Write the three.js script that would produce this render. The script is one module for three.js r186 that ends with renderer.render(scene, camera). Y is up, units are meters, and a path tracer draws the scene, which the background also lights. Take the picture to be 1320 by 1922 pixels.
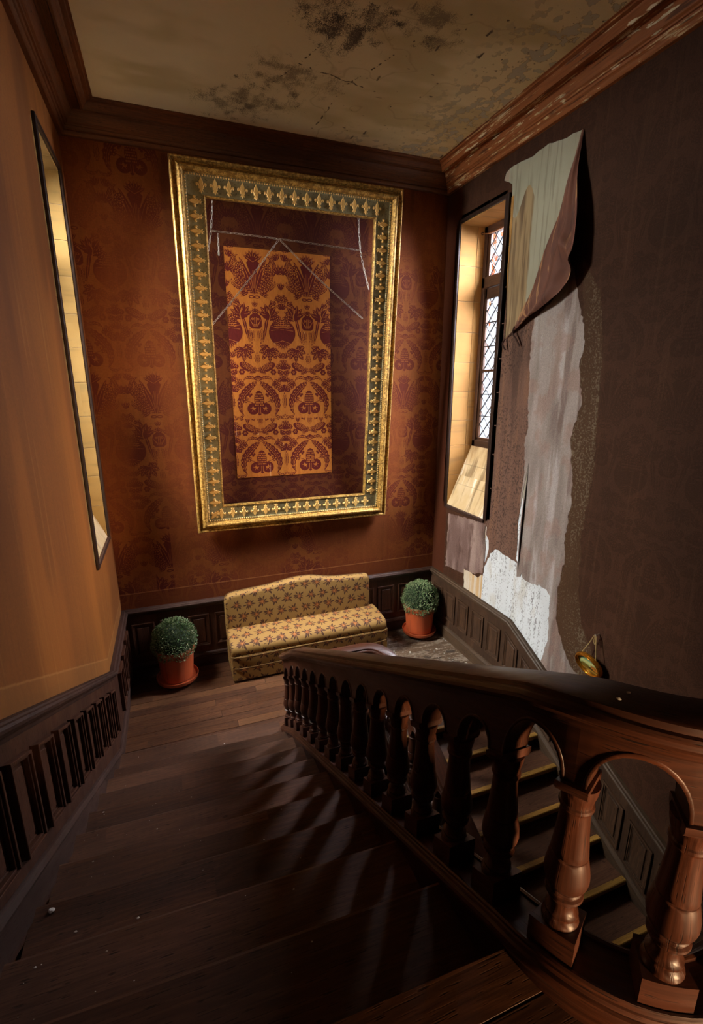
import * as THREE from 'three';
import { mergeGeometries, mergeVertices, toCreasedNormals } from 'three/addons/utils/BufferGeometryUtils.js';
import { RoundedBoxGeometry } from 'three/addons/geometries/RoundedBoxGeometry.js';
import { RectAreaLightUniformsLib } from 'three/addons/lights/RectAreaLightUniformsLib.js';

/* ------------------------------------------------ camera, sky, lights, exposure ------------------------------------------------ */
// World: back wall z = 0, left wall x = 0, right wall x = W, half landing y = 0, upper floor y = UP.
const W = 3.585, CEIL = 5.1, UP = 1.65, LOW = -2.0, FRONT = 7.6;
const scene = new THREE.Scene();
const camera = new THREE.PerspectiveCamera(93.66, 1320 / 1922, 0.05, 60);
camera.position.set(0.625, 2.99, 5.0);
camera.rotation.order = 'YXZ';
camera.rotation.set(-0.25609, -0.35783, 0);
scene.add(camera);
scene.background = new THREE.Color(0.80, 0.88, 1.0);
scene.backgroundIntensity = 1.25;
RectAreaLightUniformsLib.init();
function skyLight(name, w, h, pos, target, color, power) {   // daylight standing in a window opening
  const l = new THREE.RectAreaLight(color, power, w, h);
  l.name = name; l.position.set(...pos); scene.add(l); l.lookAt(...target);
  return l;
}
skyLight('right_window_daylight', 4.0, 2.8, [W + 1.9, 5.0, 0.54], [W - 1.5, 2.2, 0.9], 0xf6f4ff, 136);
skyLight('left_window_daylight', 2.4, 2.8, [-1.9, 5.0, 0.3], [1.5, 2.2, 0.7], 0xfcf6ee, 205);
skyLight('upper_hall_window_daylight', 0.45, 0.7, [2.68, 2.05, 9.5], [2.25, 2.0, 7.6], 0xffcf9a, 720);
const renderer = new THREE.WebGLRenderer();
renderer.toneMapping = THREE.LinearToneMapping;
renderer.toneMappingExposure = 1.06;
renderer.shadowMap.enabled = true;

/* ------------------------------------------------ helpers ------------------------------------------------ */
let seed = 7;
const rnd = () => { seed = (seed * 1664525 + 1013904223) >>> 0; return seed / 4294967296; };
const rr = (a, b) => a + (b - a) * rnd();
const clamp = THREE.MathUtils.clamp, lerp = THREE.MathUtils.lerp, smooth = THREE.MathUtils.smoothstep;
const used = {};
const numbered = (n) => { used[n] = (used[n] ?? -1) + 1; return used[n] ? n + '_' + String(used[n]).padStart(3, '0') : n; };
function thing(name, label, category, pos = [0, 0, 0], turn = 0, group) {
  const o = new THREE.Group(); o.name = numbered(name); o.position.set(...pos); o.rotation.y = turn; scene.add(o);
  o.userData = { label, category }; if (group) o.userData.group = group;
  return o;
}
function struct(name, label) {
  const o = new THREE.Group(); o.name = numbered(name); scene.add(o); o.userData = { kind: 'structure', label };
  return o;
}
function part(name, geo, mat, parent, extra) {
  const m = new THREE.Mesh(geo, mat); m.name = numbered(name); m.castShadow = m.receiveShadow = true; parent.add(m);
  if (extra) Object.assign(m.userData, extra);
  return m;
}
// hash / value noise / fbm
const P = new Uint8Array(512); { let s = 12345; const a = [...Array(256).keys()]; for (let i = 255; i > 0; i--) { s = (s * 1103515245 + 12345) & 0x7fffffff; const j = s % (i + 1); [a[i], a[j]] = [a[j], a[i]]; } for (let i = 0; i < 512; i++) P[i] = a[i & 255]; }
function vn(x, y, px = 256, py = 256) {   // value noise, tiles every px, py
  const xi = Math.floor(x), yi = Math.floor(y), fx = x - xi, fy = y - yi, u = fx * fx * (3 - 2 * fx), v = fy * fy * (3 - 2 * fy);
  const x0 = ((xi % px) + px) % px, x1 = (x0 + 1) % px, y0 = ((yi % py) + py) % py, y1 = (y0 + 1) % py;
  const a = P[P[x0 & 255] + (y0 & 255)], b = P[P[x1 & 255] + (y0 & 255)], c = P[P[x0 & 255] + (y1 & 255)], d = P[P[x1 & 255] + (y1 & 255)];
  return (a + (b - a) * u + (c - a) * v + (a - b - c + d) * u * v) / 255;
}
function fbm(x, y, oct = 4) { let s = 0, a = 0.5, n = 0; for (let i = 0; i < oct; i++) { s += a * vn(x, y); n += a; x = x * 2 + 17.3; y = y * 2 + 9.1; a *= 0.5; } return s / n; }
function texture(w, h, fn, srgb = true, wrap = true) {   // fn(u, v, out) fills out[0..2] with 0..1
  const d = new Uint8Array(w * h * 4), o = [0, 0, 0];
  for (let y = 0; y < h; y++) for (let x = 0; x < w; x++) {
    fn((x + 0.5) / w, (y + 0.5) / h, o);
    const i = (y * w + x) * 4; d[i] = clamp(o[0], 0, 1) * 255; d[i + 1] = clamp(o[1], 0, 1) * 255; d[i + 2] = clamp(o[2], 0, 1) * 255; d[i + 3] = 255;
  }
  return finish(new THREE.DataTexture(d, w, h), srgb, wrap);
}
function finish(t, srgb, wrap) {
  if (srgb) t.colorSpace = THREE.SRGBColorSpace;
  t.magFilter = THREE.LinearFilter; t.minFilter = THREE.LinearMipmapLinearFilter; t.generateMipmaps = true;
  if (wrap) t.wrapS = t.wrapT = THREE.RepeatWrapping;
  t.needsUpdate = true; return t;
}
const mask = (w, h, draw) => {   // draws in canvas, returns sampler(u, v) with v up, nearest pixel, red channel 0..1
  const c = document.createElement('canvas'); c.width = w; c.height = h; const g = c.getContext('2d'); draw(g, w, h);
  const d = g.getImageData(0, 0, w, h).data;
  return (u, v) => { const x = clamp(Math.floor(u * w), 0, w - 1), y = clamp(Math.floor((1 - v) * h), 0, h - 1); return d[(y * w + x) * 4] / 255; };
};
const hex = (h) => { const n = parseInt(h, 16); return [(n >> 16) / 255, ((n >> 8) & 255) / 255, (n & 255) / 255]; };
const mix3 = (o, a, b, t) => { for (let i = 0; i < 3; i++) o[i] = a[i] + (b[i] - a[i]) * t; };
const to = (o, b, t) => { for (let i = 0; i < 3; i++) o[i] += (b[i] - o[i]) * t; };

// planar uv in metres by dominant face direction; `grain` is the axis u runs along
function planarUV(geo, grain = 'x', du = 0, dv = 0, k = 1) {
  const g = geo.index ? geo.toNonIndexed() : geo, p = g.attributes.position, n = p.count, uv = new Float32Array(n * 2);
  const A = new THREE.Vector3(), B = new THREE.Vector3(), C = new THREE.Vector3(), N = new THREE.Vector3();
  const gi = { x: 0, y: 1, z: 2 }[grain];
  for (let i = 0; i < n; i += 3) {
    A.fromBufferAttribute(p, i); B.fromBufferAttribute(p, i + 1); C.fromBufferAttribute(p, i + 2);
    N.copy(B).sub(A).cross(C.clone().sub(A));
    const q = [Math.abs(N.x), Math.abs(N.y), Math.abs(N.z)], dom = q.indexOf(Math.max(...q));
    let ua, va;
    if (dom === gi) { ua = (gi + 1) % 3; va = (gi + 2) % 3; } else { ua = gi; va = 3 - gi - dom; }
    for (let j = 0; j < 3; j++) { uv[(i + j) * 2] = (p.getComponent(i + j, ua) + du) * k; uv[(i + j) * 2 + 1] = (p.getComponent(i + j, va) + dv) * k; }
  }
  g.setAttribute('uv', new THREE.BufferAttribute(uv, 2));
  return g;
}
function boxAt(x0, x1, y0, y1, z0, z1, grain = 'x', r = 0) {
  const w = x1 - x0, h = y1 - y0, d = z1 - z0;
  const g = r ? new RoundedBoxGeometry(w, h, d, 1, Math.min(r, w / 2.2, h / 2.2, d / 2.2)) : new THREE.BoxGeometry(w, h, d);
  g.translate((x0 + x1) / 2, (y0 + y1) / 2, (z0 + z1) / 2);
  return planarUV(g, grain, rr(0, 3), rr(0, 3));
}
// prism from a polygon in one plane, extruded along the remaining axis.  axes: which world axis the polygon's two coordinates and the depth map to
function prism(pts, d0, d1, axes, grain, bevel = 0, holes) {
  const s = new THREE.Shape(pts.map((p) => new THREE.Vector2(...p)));
  for (const h of holes ?? []) s.holes.push(new THREE.Path(h.map((p) => new THREE.Vector2(...p))));
  const g = new THREE.ExtrudeGeometry(s, { depth: d1 - d0 - 2 * bevel, bevelEnabled: bevel > 0, bevelThickness: bevel, bevelSize: bevel, bevelOffset: -bevel, bevelSegments: 1, curveSegments: 6 });
  g.translate(0, 0, d0 + bevel);
  const p = g.attributes.position, ix = { x: 0, y: 1, z: 2 };
  const [a, b, c] = [...axes].map((q) => ix[q]);
  for (let i = 0; i < p.count; i++) { const v = [p.getX(i), p.getY(i), p.getZ(i)], o = [0, 0, 0]; o[a] = v[0]; o[b] = v[1]; o[c] = v[2]; p.setXYZ(i, ...o); }
  let g2 = g.index ? g.toNonIndexed() : g;
  if (![[0, 1, 2], [1, 2, 0], [2, 0, 1]].some((q) => q.join() === [a, b, c].join())) {   // mirrored: flip winding
    const q = g2.attributes.position; for (let i = 0; i < q.count; i += 3) { const t = [q.getX(i), q.getY(i), q.getZ(i)]; q.setXYZ(i, q.getX(i + 1), q.getY(i + 1), q.getZ(i + 1)); q.setXYZ(i + 1, ...t); }
  }
  g2.deleteAttribute('uv'); g2.computeVertexNormals();
  return planarUV(g2, grain ?? 'y', rr(0, 2), rr(0, 2));
}
// sweep a profile [(a, b)] (a = sideways to the right of travel, b = up) along a path of {x,y,z,tx,tz}
function sweep(path, prof, { closed = true, cap = true, crease = 0.6, vScale = 1, s0 = 0 } = {}) {
  const n = path.length, m = prof.length, pos = [], uv = [], idx = [];
  let s = s0, vs = [0]; for (let j = 1; j <= m; j++) vs.push(vs[j - 1] + Math.hypot(prof[j % m][0] - prof[j - 1][0], prof[j % m][1] - prof[j - 1][1]));
  const M = closed ? m + 1 : m;
  for (let i = 0; i < n; i++) {
    const q = path[i]; if (i) s += Math.hypot(q.x - path[i - 1].x, q.y - path[i - 1].y, q.z - path[i - 1].z);
    const k = q.k ?? 1;
    for (let j = 0; j < M; j++) { const [a, b] = prof[j % m]; pos.push(q.x - q.tz * a * k, q.y + b, q.z + q.tx * a * k); uv.push(s, vs[j] * vScale); }
  }
  for (let i = 0; i < n - 1; i++) for (let j = 0; j < M - 1; j++) { const a = i * M + j, b = a + 1, c = a + M, d = c + 1; idx.push(a, b, c, b, d, c); }
  if (cap && closed) {
    const tri = THREE.ShapeUtils.triangulateShape(prof.map((p) => new THREE.Vector2(...p)), []), e = (n - 1) * M;
    for (const t of tri) { idx.push(t[0], t[2], t[1]); idx.push(e + t[0], e + t[1], e + t[2]); }
  }
  const g = new THREE.BufferGeometry();
  g.setAttribute('position', new THREE.Float32BufferAttribute(pos, 3)); g.setAttribute('uv', new THREE.Float32BufferAttribute(uv, 2)); g.setIndex(idx);
  // outward orientation test
  const q = g.toNonIndexed(), pp = q.attributes.position; let vol = 0; const A = new THREE.Vector3(), B = new THREE.Vector3(), C = new THREE.Vector3();
  for (let i = 0; i < pp.count; i += 3) { A.fromBufferAttribute(pp, i); B.fromBufferAttribute(pp, i + 1); C.fromBufferAttribute(pp, i + 2); vol += A.dot(B.cross(C)); }
  if (vol < 0) { const ar = g.index.array; for (let i = 0; i < ar.length; i += 3) { const t = ar[i]; ar[i] = ar[i + 1]; ar[i + 1] = t; } }
  return toCreasedNormals(g, crease);
}
function lathe(prof, seg = 20, crease = 0.7) {
  const g = toCreasedNormals(new THREE.LatheGeometry(prof.map((p) => new THREE.Vector2(...p)), seg), crease);
  const p = g.attributes.position, uv = g.attributes.uv;   // grain along the axis
  for (let i = 0; i < p.count; i++) uv.setXY(i, p.getY(i), uv.getX(i) * 0.35);
  return g;
}

/* ------------------------------------------------ materials ------------------------------------------------ */
// oak: u along the grain in metres (texture covers 2 m x 0.5 m)
function oakMaps(seedX, poreDark, contrast) {
  const f = (u, v) => {
    const U = u * 2, V = v * 0.5, wob = fbm(U * 1.6 + seedX, V * 6, 3);
    const ring = 0.5 + 0.5 * Math.sin((V * 34 + wob * 7 + U * 0.5) * 6.283), streak = fbm(U * 5 + seedX, V * 260, 3), fine = vn(U * 30, V * 900 + seedX);
    const pore = smooth(vn(U * 26 + seedX, V * 620), 0.72, 0.9) * smooth(ring, 0.2, 0.9);
    return { t: 0.35 * ring * contrast + 0.5 * streak + 0.15 * fine, pore: pore * poreDark, blot: fbm(U * 2.2 + 31, V * 9 + seedX, 3) };
  };
  const map = texture(1024, 512, (u, v, o) => {
    const q = f(u, v), t = lerp(0.62, 1.06, q.t) * (0.8 + 0.4 * q.blot) * (1 - 0.55 * q.pore);
    o[0] = 0.86 * t; o[1] = 0.84 * t; o[2] = 0.81 * t;
  });
  const bump = texture(1024, 512, (u, v, o) => { const q = f(u, v); o[0] = o[1] = o[2] = 0.6 + 0.3 * q.t - 0.5 * q.pore; }, false);
  const rough = texture(512, 256, (u, v, o) => { const q = f(u, v); const s = fbm(u * 14, v * 9, 4); o[0] = o[1] = o[2] = clamp(0.5 + 0.45 * (s - 0.5) + 0.25 * q.pore + 0.3, 0, 1); }, false);
  for (const t of [map, bump, rough]) t.repeat.set(0.5, 2);
  return { map, bumpMap: bump, roughnessMap: rough };
}
const oakA = oakMaps(3.1, 1, 0.9), oakB = oakMaps(41.7, 0.8, 0.6);
const wood = (color, maps, rough, extra = {}) => new THREE.MeshPhysicalMaterial({ color, ...maps, roughness: rough, bumpScale: 0.0008, specularIntensity: 0.6, ...extra });
const M = {
  rail: wood(0x5c3320, oakA, 0.55, { clearcoat: 0.35, clearcoatRoughness: 0.35 }),
  baluster: wood(0x663a28, oakA, 0.55, { clearcoat: 0.3, clearcoatRoughness: 0.4 }),
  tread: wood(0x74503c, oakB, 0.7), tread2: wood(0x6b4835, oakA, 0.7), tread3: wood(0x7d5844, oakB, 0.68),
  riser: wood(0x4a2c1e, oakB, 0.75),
  wain: wood(0x5d3a2a, oakB, 0.62), wainPanel: wood(0x643e2c, oakA, 0.6), wainTop: wood(0x584038, oakB, 0.6),
  plank: [wood(0x84583a, oakB, 0.7), wood(0x754c31, oakA, 0.72), wood(0x916443, oakB, 0.68), wood(0x6b452e, oakA, 0.74)],
  cornice: wood(0x86512c, oakB, 0.55),
  winFrame: wood(0x5a3b26, oakA, 0.7),
  archi: wood(0x3c261b, oakB, 0.6),
  lead: new THREE.MeshStandardMaterial({ color: 0x2b2c2f, roughness: 0.6, metalness: 0.6 }),
  glass: new THREE.MeshPhysicalMaterial({ color: 0xffffff, transmission: 1, roughness: 0, thickness: 0, ior: 1.45 }),
  iron: new THREE.MeshStandardMaterial({ color: 0x2a221c, roughness: 0.6, metalness: 0.7 }),
  chain: new THREE.MeshStandardMaterial({ color: 0xb9b0a2, roughness: 0.4, metalness: 0.85 }),
  void: new THREE.MeshStandardMaterial({ color: 0x1c1410, roughness: 1 }),
};
// dusty landing boards below the right window: dried plaster dust and dirt with a grain of its own
const dustMap = texture(1024, 512, (u, v, o) => {
  const U = u * 2, V = v * 0.5, s = fbm(U * 5, V * 170, 3), d = smooth(0.6 * fbm(U * 9 + 3, V * 24, 5) + 0.4 * fbm(U * 40, V * 90, 4), 0.42, 0.62), sp = smooth(vn(U * 160, V * 160), 0.86, 0.95);
  mix3(o, hex('51402f'), hex('6b543f'), s); to(o, hex('9a8f84'), d * 0.75); to(o, hex('d8d2c8'), sp * 0.6); to(o, hex('2c221b'), smooth(fbm(U * 7 + 50, V * 9, 4), 0.6, 0.75) * 0.7);
});
dustMap.repeat.set(0.5, 2);
M.dusty = new THREE.MeshPhysicalMaterial({ map: dustMap, bumpMap: oakB.bumpMap, bumpScale: 0.001, roughness: 0.75 });
// stone of the window reveals
const stoneMap = texture(512, 512, (u, v, o) => {
  const n = fbm(u * 8, v * 8, 5), st = fbm(u * 22, v * 2.5, 4), sp = vn(u * 240, v * 240);
  mix3(o, hex('b08748'), hex('c29c60'), n); to(o, hex('8c7448'), smooth(st, 0.55, 0.8) * 0.45); to(o, hex('6d5836'), smooth(sp, 0.9, 1) * 0.35); to(o, hex('a07c42'), smooth(fbm(u * 3 + 9, v * 3, 3), 0.5, 0.75) * 0.5);
});
M.stonePale = new THREE.MeshStandardMaterial({ map: stoneMap, color: 0xcfd6d2, bumpMap: stoneMap, bumpScale: 0.002, roughness: 0.9 });
M.stone = new THREE.MeshStandardMaterial({ map: stoneMap, color: 0xd9cdbb, bumpMap: stoneMap, bumpScale: 0.002, roughness: 0.9 });
const sillMap = texture(512, 512, (u, v, o) => {   // rain-streaked sloping sill (u runs down the slope, streaks follow it)
  const st = fbm(u * 2.4, v * 13 + 1.2 * fbm(u * 3, v * 4, 3), 5), n = fbm(u * 9, v * 12, 4);
  mix3(o, hex('b89f70'), hex('cdbd9a'), n); to(o, hex('8c7048'), smooth(st, 0.42, 0.75) * 0.7); to(o, hex('f0ece2'), smooth(fbm(u * 1.9 + 7, v * 15 + 3 + fbm(u * 4, v * 5, 2), 4), 0.52, 0.74) * 0.75); to(o, hex('6d5a3c'), smooth(fbm(u * 2.2 + 27, v * 18 + 13 + fbm(u * 4, v * 5, 2), 4), 0.56, 0.76) * 0.6);
});
M.sill = new THREE.MeshStandardMaterial({ map: sillMap, roughness: 0.7 });

// ---- damask: one repeat (0.52 m x 1.56 m), drawn in one half and mirrored
function drawDamask(g, DW, DH) {   // white motif on black; one half drawn, then mirrored
  const T = DW, H = DW / 2; let sd = 3; const q = () => { sd = (sd * 16807) % 2147483647; return sd / 2147483647; };
  g.fillStyle = '#000'; g.fillRect(0, 0, DW, DH); g.lineJoin = g.lineCap = 'round';
  const X = (x) => H + x * T, Y = (y) => DH - y * T;                 // x, y in tile widths, x from the middle, y up
  const fillP = (pts, c = '#fff') => { g.fillStyle = c; g.beginPath(); pts.forEach((p, i) => (i ? g.lineTo(X(p[0]), Y(p[1])) : g.moveTo(X(p[0]), Y(p[1])))); g.closePath(); g.fill(); };
  const line = (pts, w = .009, c = '#000') => { g.strokeStyle = c; g.lineWidth = w * T; g.beginPath(); pts.forEach((p, i) => (i ? g.lineTo(X(p[0]), Y(p[1])) : g.moveTo(X(p[0]), Y(p[1])))); g.stroke(); };
  const dot = (x, y, r, c = '#fff') => { g.fillStyle = c; g.beginPath(); g.arc(X(x), Y(y), r * T, 0, 7); g.fill(); };
  const ell = (x, y, a, b, rot, c = '#fff') => { g.fillStyle = c; g.beginPath(); g.ellipse(X(x), Y(y), a * T, b * T, -rot, 0, 7); g.fill(); };
  const bez = (p, n = 40) => { const o = []; for (let i = 0; i <= n; i++) { const t = i / n, s = 1 - t; o.push([0, 1].map((k) => s * s * s * p[0][k] + 3 * s * s * t * p[1][k] + 3 * s * t * t * p[2][k] + t * t * t * p[3][k])); } return o; };
  // leaf along a bezier: lobed outline, midrib, side veins or a row of seeds
  const leaf = (p, wid, lobes = 6, style = 'vein', fat = 0.8) => {
    const c = bez(p, 60), L = [], R = [];
    c.forEach((a, i) => { const t = i / 60, b = c[Math.min(i + 1, 60)], d = c[Math.max(i - 1, 0)], l = Math.hypot(b[0] - d[0], b[1] - d[1]) || 1, nx = -(b[1] - d[1]) / l, ny = (b[0] - d[0]) / l, w = wid * Math.pow(Math.sin(Math.PI * Math.pow(t, fat)), .7) * (1 - .26 * Math.abs(Math.sin(t * lobes * Math.PI))); L.push([a[0] + nx * w, a[1] + ny * w]); R.push([a[0] - nx * w, a[1] - ny * w]); });
    fillP([...L, ...R.reverse()]); R.reverse();
    if (style === 'vein') { line(c.slice(2, 55), .009); for (let k = 1; k < lobes; k++) { const i = Math.round(k / lobes * 46) + 2, j = Math.min(60, i + 8); for (const S of [L, R]) line([c[i], [lerp2(c[i][0], S[j][0], .55), lerp2(c[i][1], S[j][1], .5)], [lerp2(c[j][0], S[j][0], .8), lerp2(c[j][1], S[j][1], .8)]], .006); } }
    if (style === 'seed') { line(c.slice(1, 58), .005); for (let i = 6; i < 54; i += 5) for (const S of [L, R]) ell(lerp2(c[i][0], S[i][0], .48), lerp2(c[i][1], S[i][1], .48), Math.min(.016, wid * .3), Math.min(.008, wid * .16), Math.atan2(c[i + 1][1] - c[i][1], c[i + 1][0] - c[i][0]), '#000'); }
    if (style === 'rib') line(c.slice(1, 58), .008);
  };
  const lerp2 = (a, b, t) => a + (b - a) * t;
  const thorn = (x, y, a, n, spread, len, w) => { for (let k = 0; k < n; k++) { const b = a + (k - (n - 1) / 2) * spread; leaf([[x, y], [x + Math.cos(b) * len * .4, y + Math.sin(b) * len * .4], [x + Math.cos(b) * len * .7, y + Math.sin(b) * len * .7], [x + Math.cos(b) * len, y + Math.sin(b) * len]], w, 3, 'rib', .7); } };
  const rosette = (x, y, r) => { dot(x, y, r); for (let k = 0; k < 9; k++) { const a = k * .698; dot(x + Math.cos(a) * r * .72, y + Math.sin(a) * r * .72, r * .17, '#000'); } dot(x, y, r * .42, '#000'); dot(x, y, r * .3); };
  const berries = (x, y, n, r) => { for (let i = 0; i < n; i++) { const a = i * 2.4, d = r * Math.sqrt(i / n); dot(x + Math.cos(a) * d, y + Math.sin(a) * d, r * .3); } for (let i = 0; i < n; i++) { const a = i * 2.4, d = r * Math.sqrt(i / n); dot(x + Math.cos(a) * d, y + Math.sin(a) * d, r * .13, '#000'); } };
  const flower = (x, y, r) => { for (let k = 0; k < 6; k++) dot(x + Math.cos(k * 1.047) * r * .65, y + Math.sin(k * 1.047) * r * .65, r * .42); dot(x, y, r * .35, '#000'); dot(x, y, r * .2); };
  const half = () => {
    // A: pineapple and pomegranates inside a drop of two thick scrolls
    leaf([[-.03, .70], [-.16, .60], [-.50, .36], [-.30, .06]], .085, 9, 'seed', .9); line(bez([[-.10, .60], [-.2, .52], [-.42, .34], [-.30, .08]]), .006, '#000');
    leaf([[-.04, .73], [-.12, .80], [-.22, .80], [-.28, .72]], .035, 4); leaf([[-.30, .08], [-.36, 0], [-.46, 0], [-.5, .08]], .03, 4);
    dot(-.12, .19, .112); thorn(-.12, .19, .4, 5, 1.25, .06, .018); g.globalCompositeOperation = 'source-over'; ell(-.12, .2, .02, .03, .5, '#000'); ell(-.1, .185, .03, .014, .3, '#000');
    ell(0, .36, .095, .17, 0); for (let r = 0; r < 6; r++) for (let k = 0; k < 3; k++) { ell(-.022 - k * .026 + (r % 2) * .012, .26 + r * .042, .010, .014, 0, '#000'); }
    fillP([[0, .06], [-.03, .08], [-.035, .24], [0, .25]]); line([[-.016, .1], [-.018, .22]], .008);
    for (const [x, y] of [[-.25, .33], [-.23, .38], [-.28, .37]]) { dot(x, y, .026); dot(x, y, .013, '#000'); } line([[-.24, .35], [-.12, .3]], .01, '#fff');
    for (const [x, y] of [[-.17, .43], [-.145, .46], [-.19, .47]]) dot(x, y, .022);
    // between the drops: arrow leaves on the seam
    leaf([[-.5, .2], [-.5, .3], [-.5, .38], [-.5, .5]], .05, 5, 'seed'); thorn(-.5, .52, 1.0, 4, .45, .13, .03); thorn(-.5, .70, 1.2, 4, .42, .14, .03); dot(-.5, .62, .03);
    berries(-.36, .66, 16, .085); thorn(-.33, .62, 1.9, 5, .4, .12, .024); flower(-.42, .54, .04);
    // B: shell, cornucopias
    fillP([[0, .70], [-.05, .73], [-.085, .755], [-.06, .79], [-.02, .81], [0, .82]]); for (let k = 0; k < 3; k++) line([[0, .715], [-.02 - k * .02, .785 - k * .012]], .006);
    ell(-.20, .97, .15, .072, -.45); for (let i = 0; i < 46; i++) { const a = i * 2.4, d = Math.sqrt(i / 46); const ex = d * .12 * Math.cos(a), ey = d * .05 * Math.sin(a); dot(-.19 + ex * .9 + ey * .43, .985 - ex * .43 + ey * .9, .007, '#000'); }
    flower(-.30, .88, .055); flower(-.40, .98, .045); thorn(-.08, .86, 2.0, 6, .5, .09, .02); berries(-.04, .92, 8, .05); thorn(-.4, .84, 2.4, 4, .5, .11, .024); flower(-.47, .87, .035);
    thorn(-.5, .93, 1.3, 5, .35, .16, .03);
    // C: hanging pair of great leaves
    for (let k = 0; k < 6; k++) { const a = 3.5 + k * .62, l = .25 - .025 * Math.abs(k - 2.5); leaf([[-.25, 1.30], [-.25 + Math.cos(a) * l * .4, 1.30 + Math.sin(a) * l * .3], [-.25 + Math.cos(a) * l * .8, 1.3 + Math.sin(a) * l * .7], [-.25 + Math.cos(a) * l, 1.3 + Math.sin(a) * l]], .062, 4); }
    thorn(-.47, 1.14, 1.6, 4, .6, .12, .028); berries(-.5, 1.06, 10, .06);
    // D: mask with drapery in the middle, thistle vase on the seam
    dot(-.48, 1.60, .235); thorn(-.47, 1.66, 1.57, 9, .42, .19, .03); for (let i = 0; i < 34; i++) dot(-.5 + .16 * (i % 9) / 9, 1.70 + .018 * Math.floor(i / 9) * 2, .008, '#000'); thorn(-.5, 1.46, 4.9, 7, .36, .17, .03);
    leaf([[-.24, 1.92], [-.20, 1.75], [-.17, 1.6], [-.13, 1.42]], .035, 3, 'rib'); leaf([[-.11, 1.66], [-.12, 1.58], [-.10, 1.5], [-.08, 1.38]], .045, 6, 'seed');
    fillP([[0, 1.66], [-.07, 1.66], [-.115, 1.70], [-.12, 1.80], [-.10, 1.88], [-.04, 1.93], [0, 1.94]]); ell(-.05, 1.83, .024, .02, 0, '#000'); dot(-.05, 1.83, .011); line([[-.015, 1.72], [-.015, 1.86]], .01); for (let k = 0; k < 4; k++) line(bez([[0, 1.70 + k * .012], [-.03, 1.69 + k * .012], [-.05 - k * .012, 1.70 + k * .02], [-.06 - k * .014, 1.76 + k * .02]]), .005); leaf([[-.02, 1.64], [-.05, 1.6], [-.06, 1.54], [-.03, 1.44]], .03, 4, 'seed'); thorn(0, 1.93, 1.57, 5, .5, .1, .026);
    dot(-.2, 1.36, .02); dot(-.16, 1.33, .016);
    // E: standing acanthus pair
    for (let k = 0; k < 7; k++) { const a = .5 + k * .42, l = .27 - .018 * Math.abs(k - 3); leaf([[-.25, 1.82], [-.25 + Math.cos(a) * l * .3, 1.86 + Math.sin(a) * l * .4], [-.25 + Math.cos(a) * l * .75, 1.86 + Math.sin(a) * l * .8], [-.25 + Math.cos(a) * l, 1.86 + Math.sin(a) * l]], .05, 3, k % 2 ? 'vein' : 'rib', .75); }
    berries(-.40, 1.84, 12, .08); line([[-.25, 1.76], [-.28, 1.9], [-.24, 2.02]], .016);
    // F: great fan with beaded bands
    ell(-.05, 2.21, .055, .028, 0); ell(-.05, 2.21, .033, .012, 0, '#000');
    thorn(-.10, 2.29, 3.2, 4, .32, .17, .03); 
    for (let k = 0; k < 4; k++) leaf([[-.02, 2.27], [-.12 - k * .05, 2.34], [-.26 - k * .05, 2.42 + (3 - k) * .07], [-.33 - (k % 2) * .06, 2.50 + (3 - k) * .13]], .048, 7, 'seed', 1);
    leaf([[-.01, 2.26], [-.05, 2.4], [-.10, 2.6], [-.24, 2.86]], .055, 2, 'rib', 1.1); fillP([[0, 2.25], [-.035, 2.4], [-.065, 2.62], [-.12, 2.78], [-.06, 2.84], [0, 2.9]]); line([[-.02, 2.36], [-.045, 2.6]], .008); line([[-.008, 2.36], [-.012, 2.66]], .006);
    rosette(-.24, 2.70, .085); leaf([[-.34, 2.55], [-.42, 2.7], [-.4, 2.86], [-.26, 2.9]], .045, 6, 'vein'); thorn(0, 2.80, 1.57, 7, .34, .2, .034); thorn(-.47, 2.62, 1.5, 5, .45, .17, .034); thorn(-.5, 2.36, 1.8, 4, .5, .13, .03); berries(-.46, 2.20, 14, .07); thorn(-.44, 2.86, 1.2, 4, .5, .13, .03);
    thorn(-.5, 2.02, 1.57, 5, .5, .13, .03); flower(-.36, 2.12, .04); thorn(-.3, 2.08, 2.2, 3, .5, .1, .026); leaf([[0, 1.04], [-.02, 1.1], [-.02, 1.16], [0, 1.24]], .04, 4, 'seed'); thorn(0, 2.04, 1.57, 3, .6, .1, .024);
  };
  const clipHalf = (left) => { g.save(); if (!left) { g.translate(DW, 0); g.scale(-1, 1); } g.beginPath(); g.rect(-40, 0, H + 40, DH); g.clip(); half(); g.restore(); };
  clipHalf(true); clipHalf(false);
}
const damask = mask(448, 1344, drawDamask);
const dam = (x, y) => { const u = x / 0.52, v = y / 1.56; return damask(u - Math.floor(u), v - Math.floor(v)); };

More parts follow.
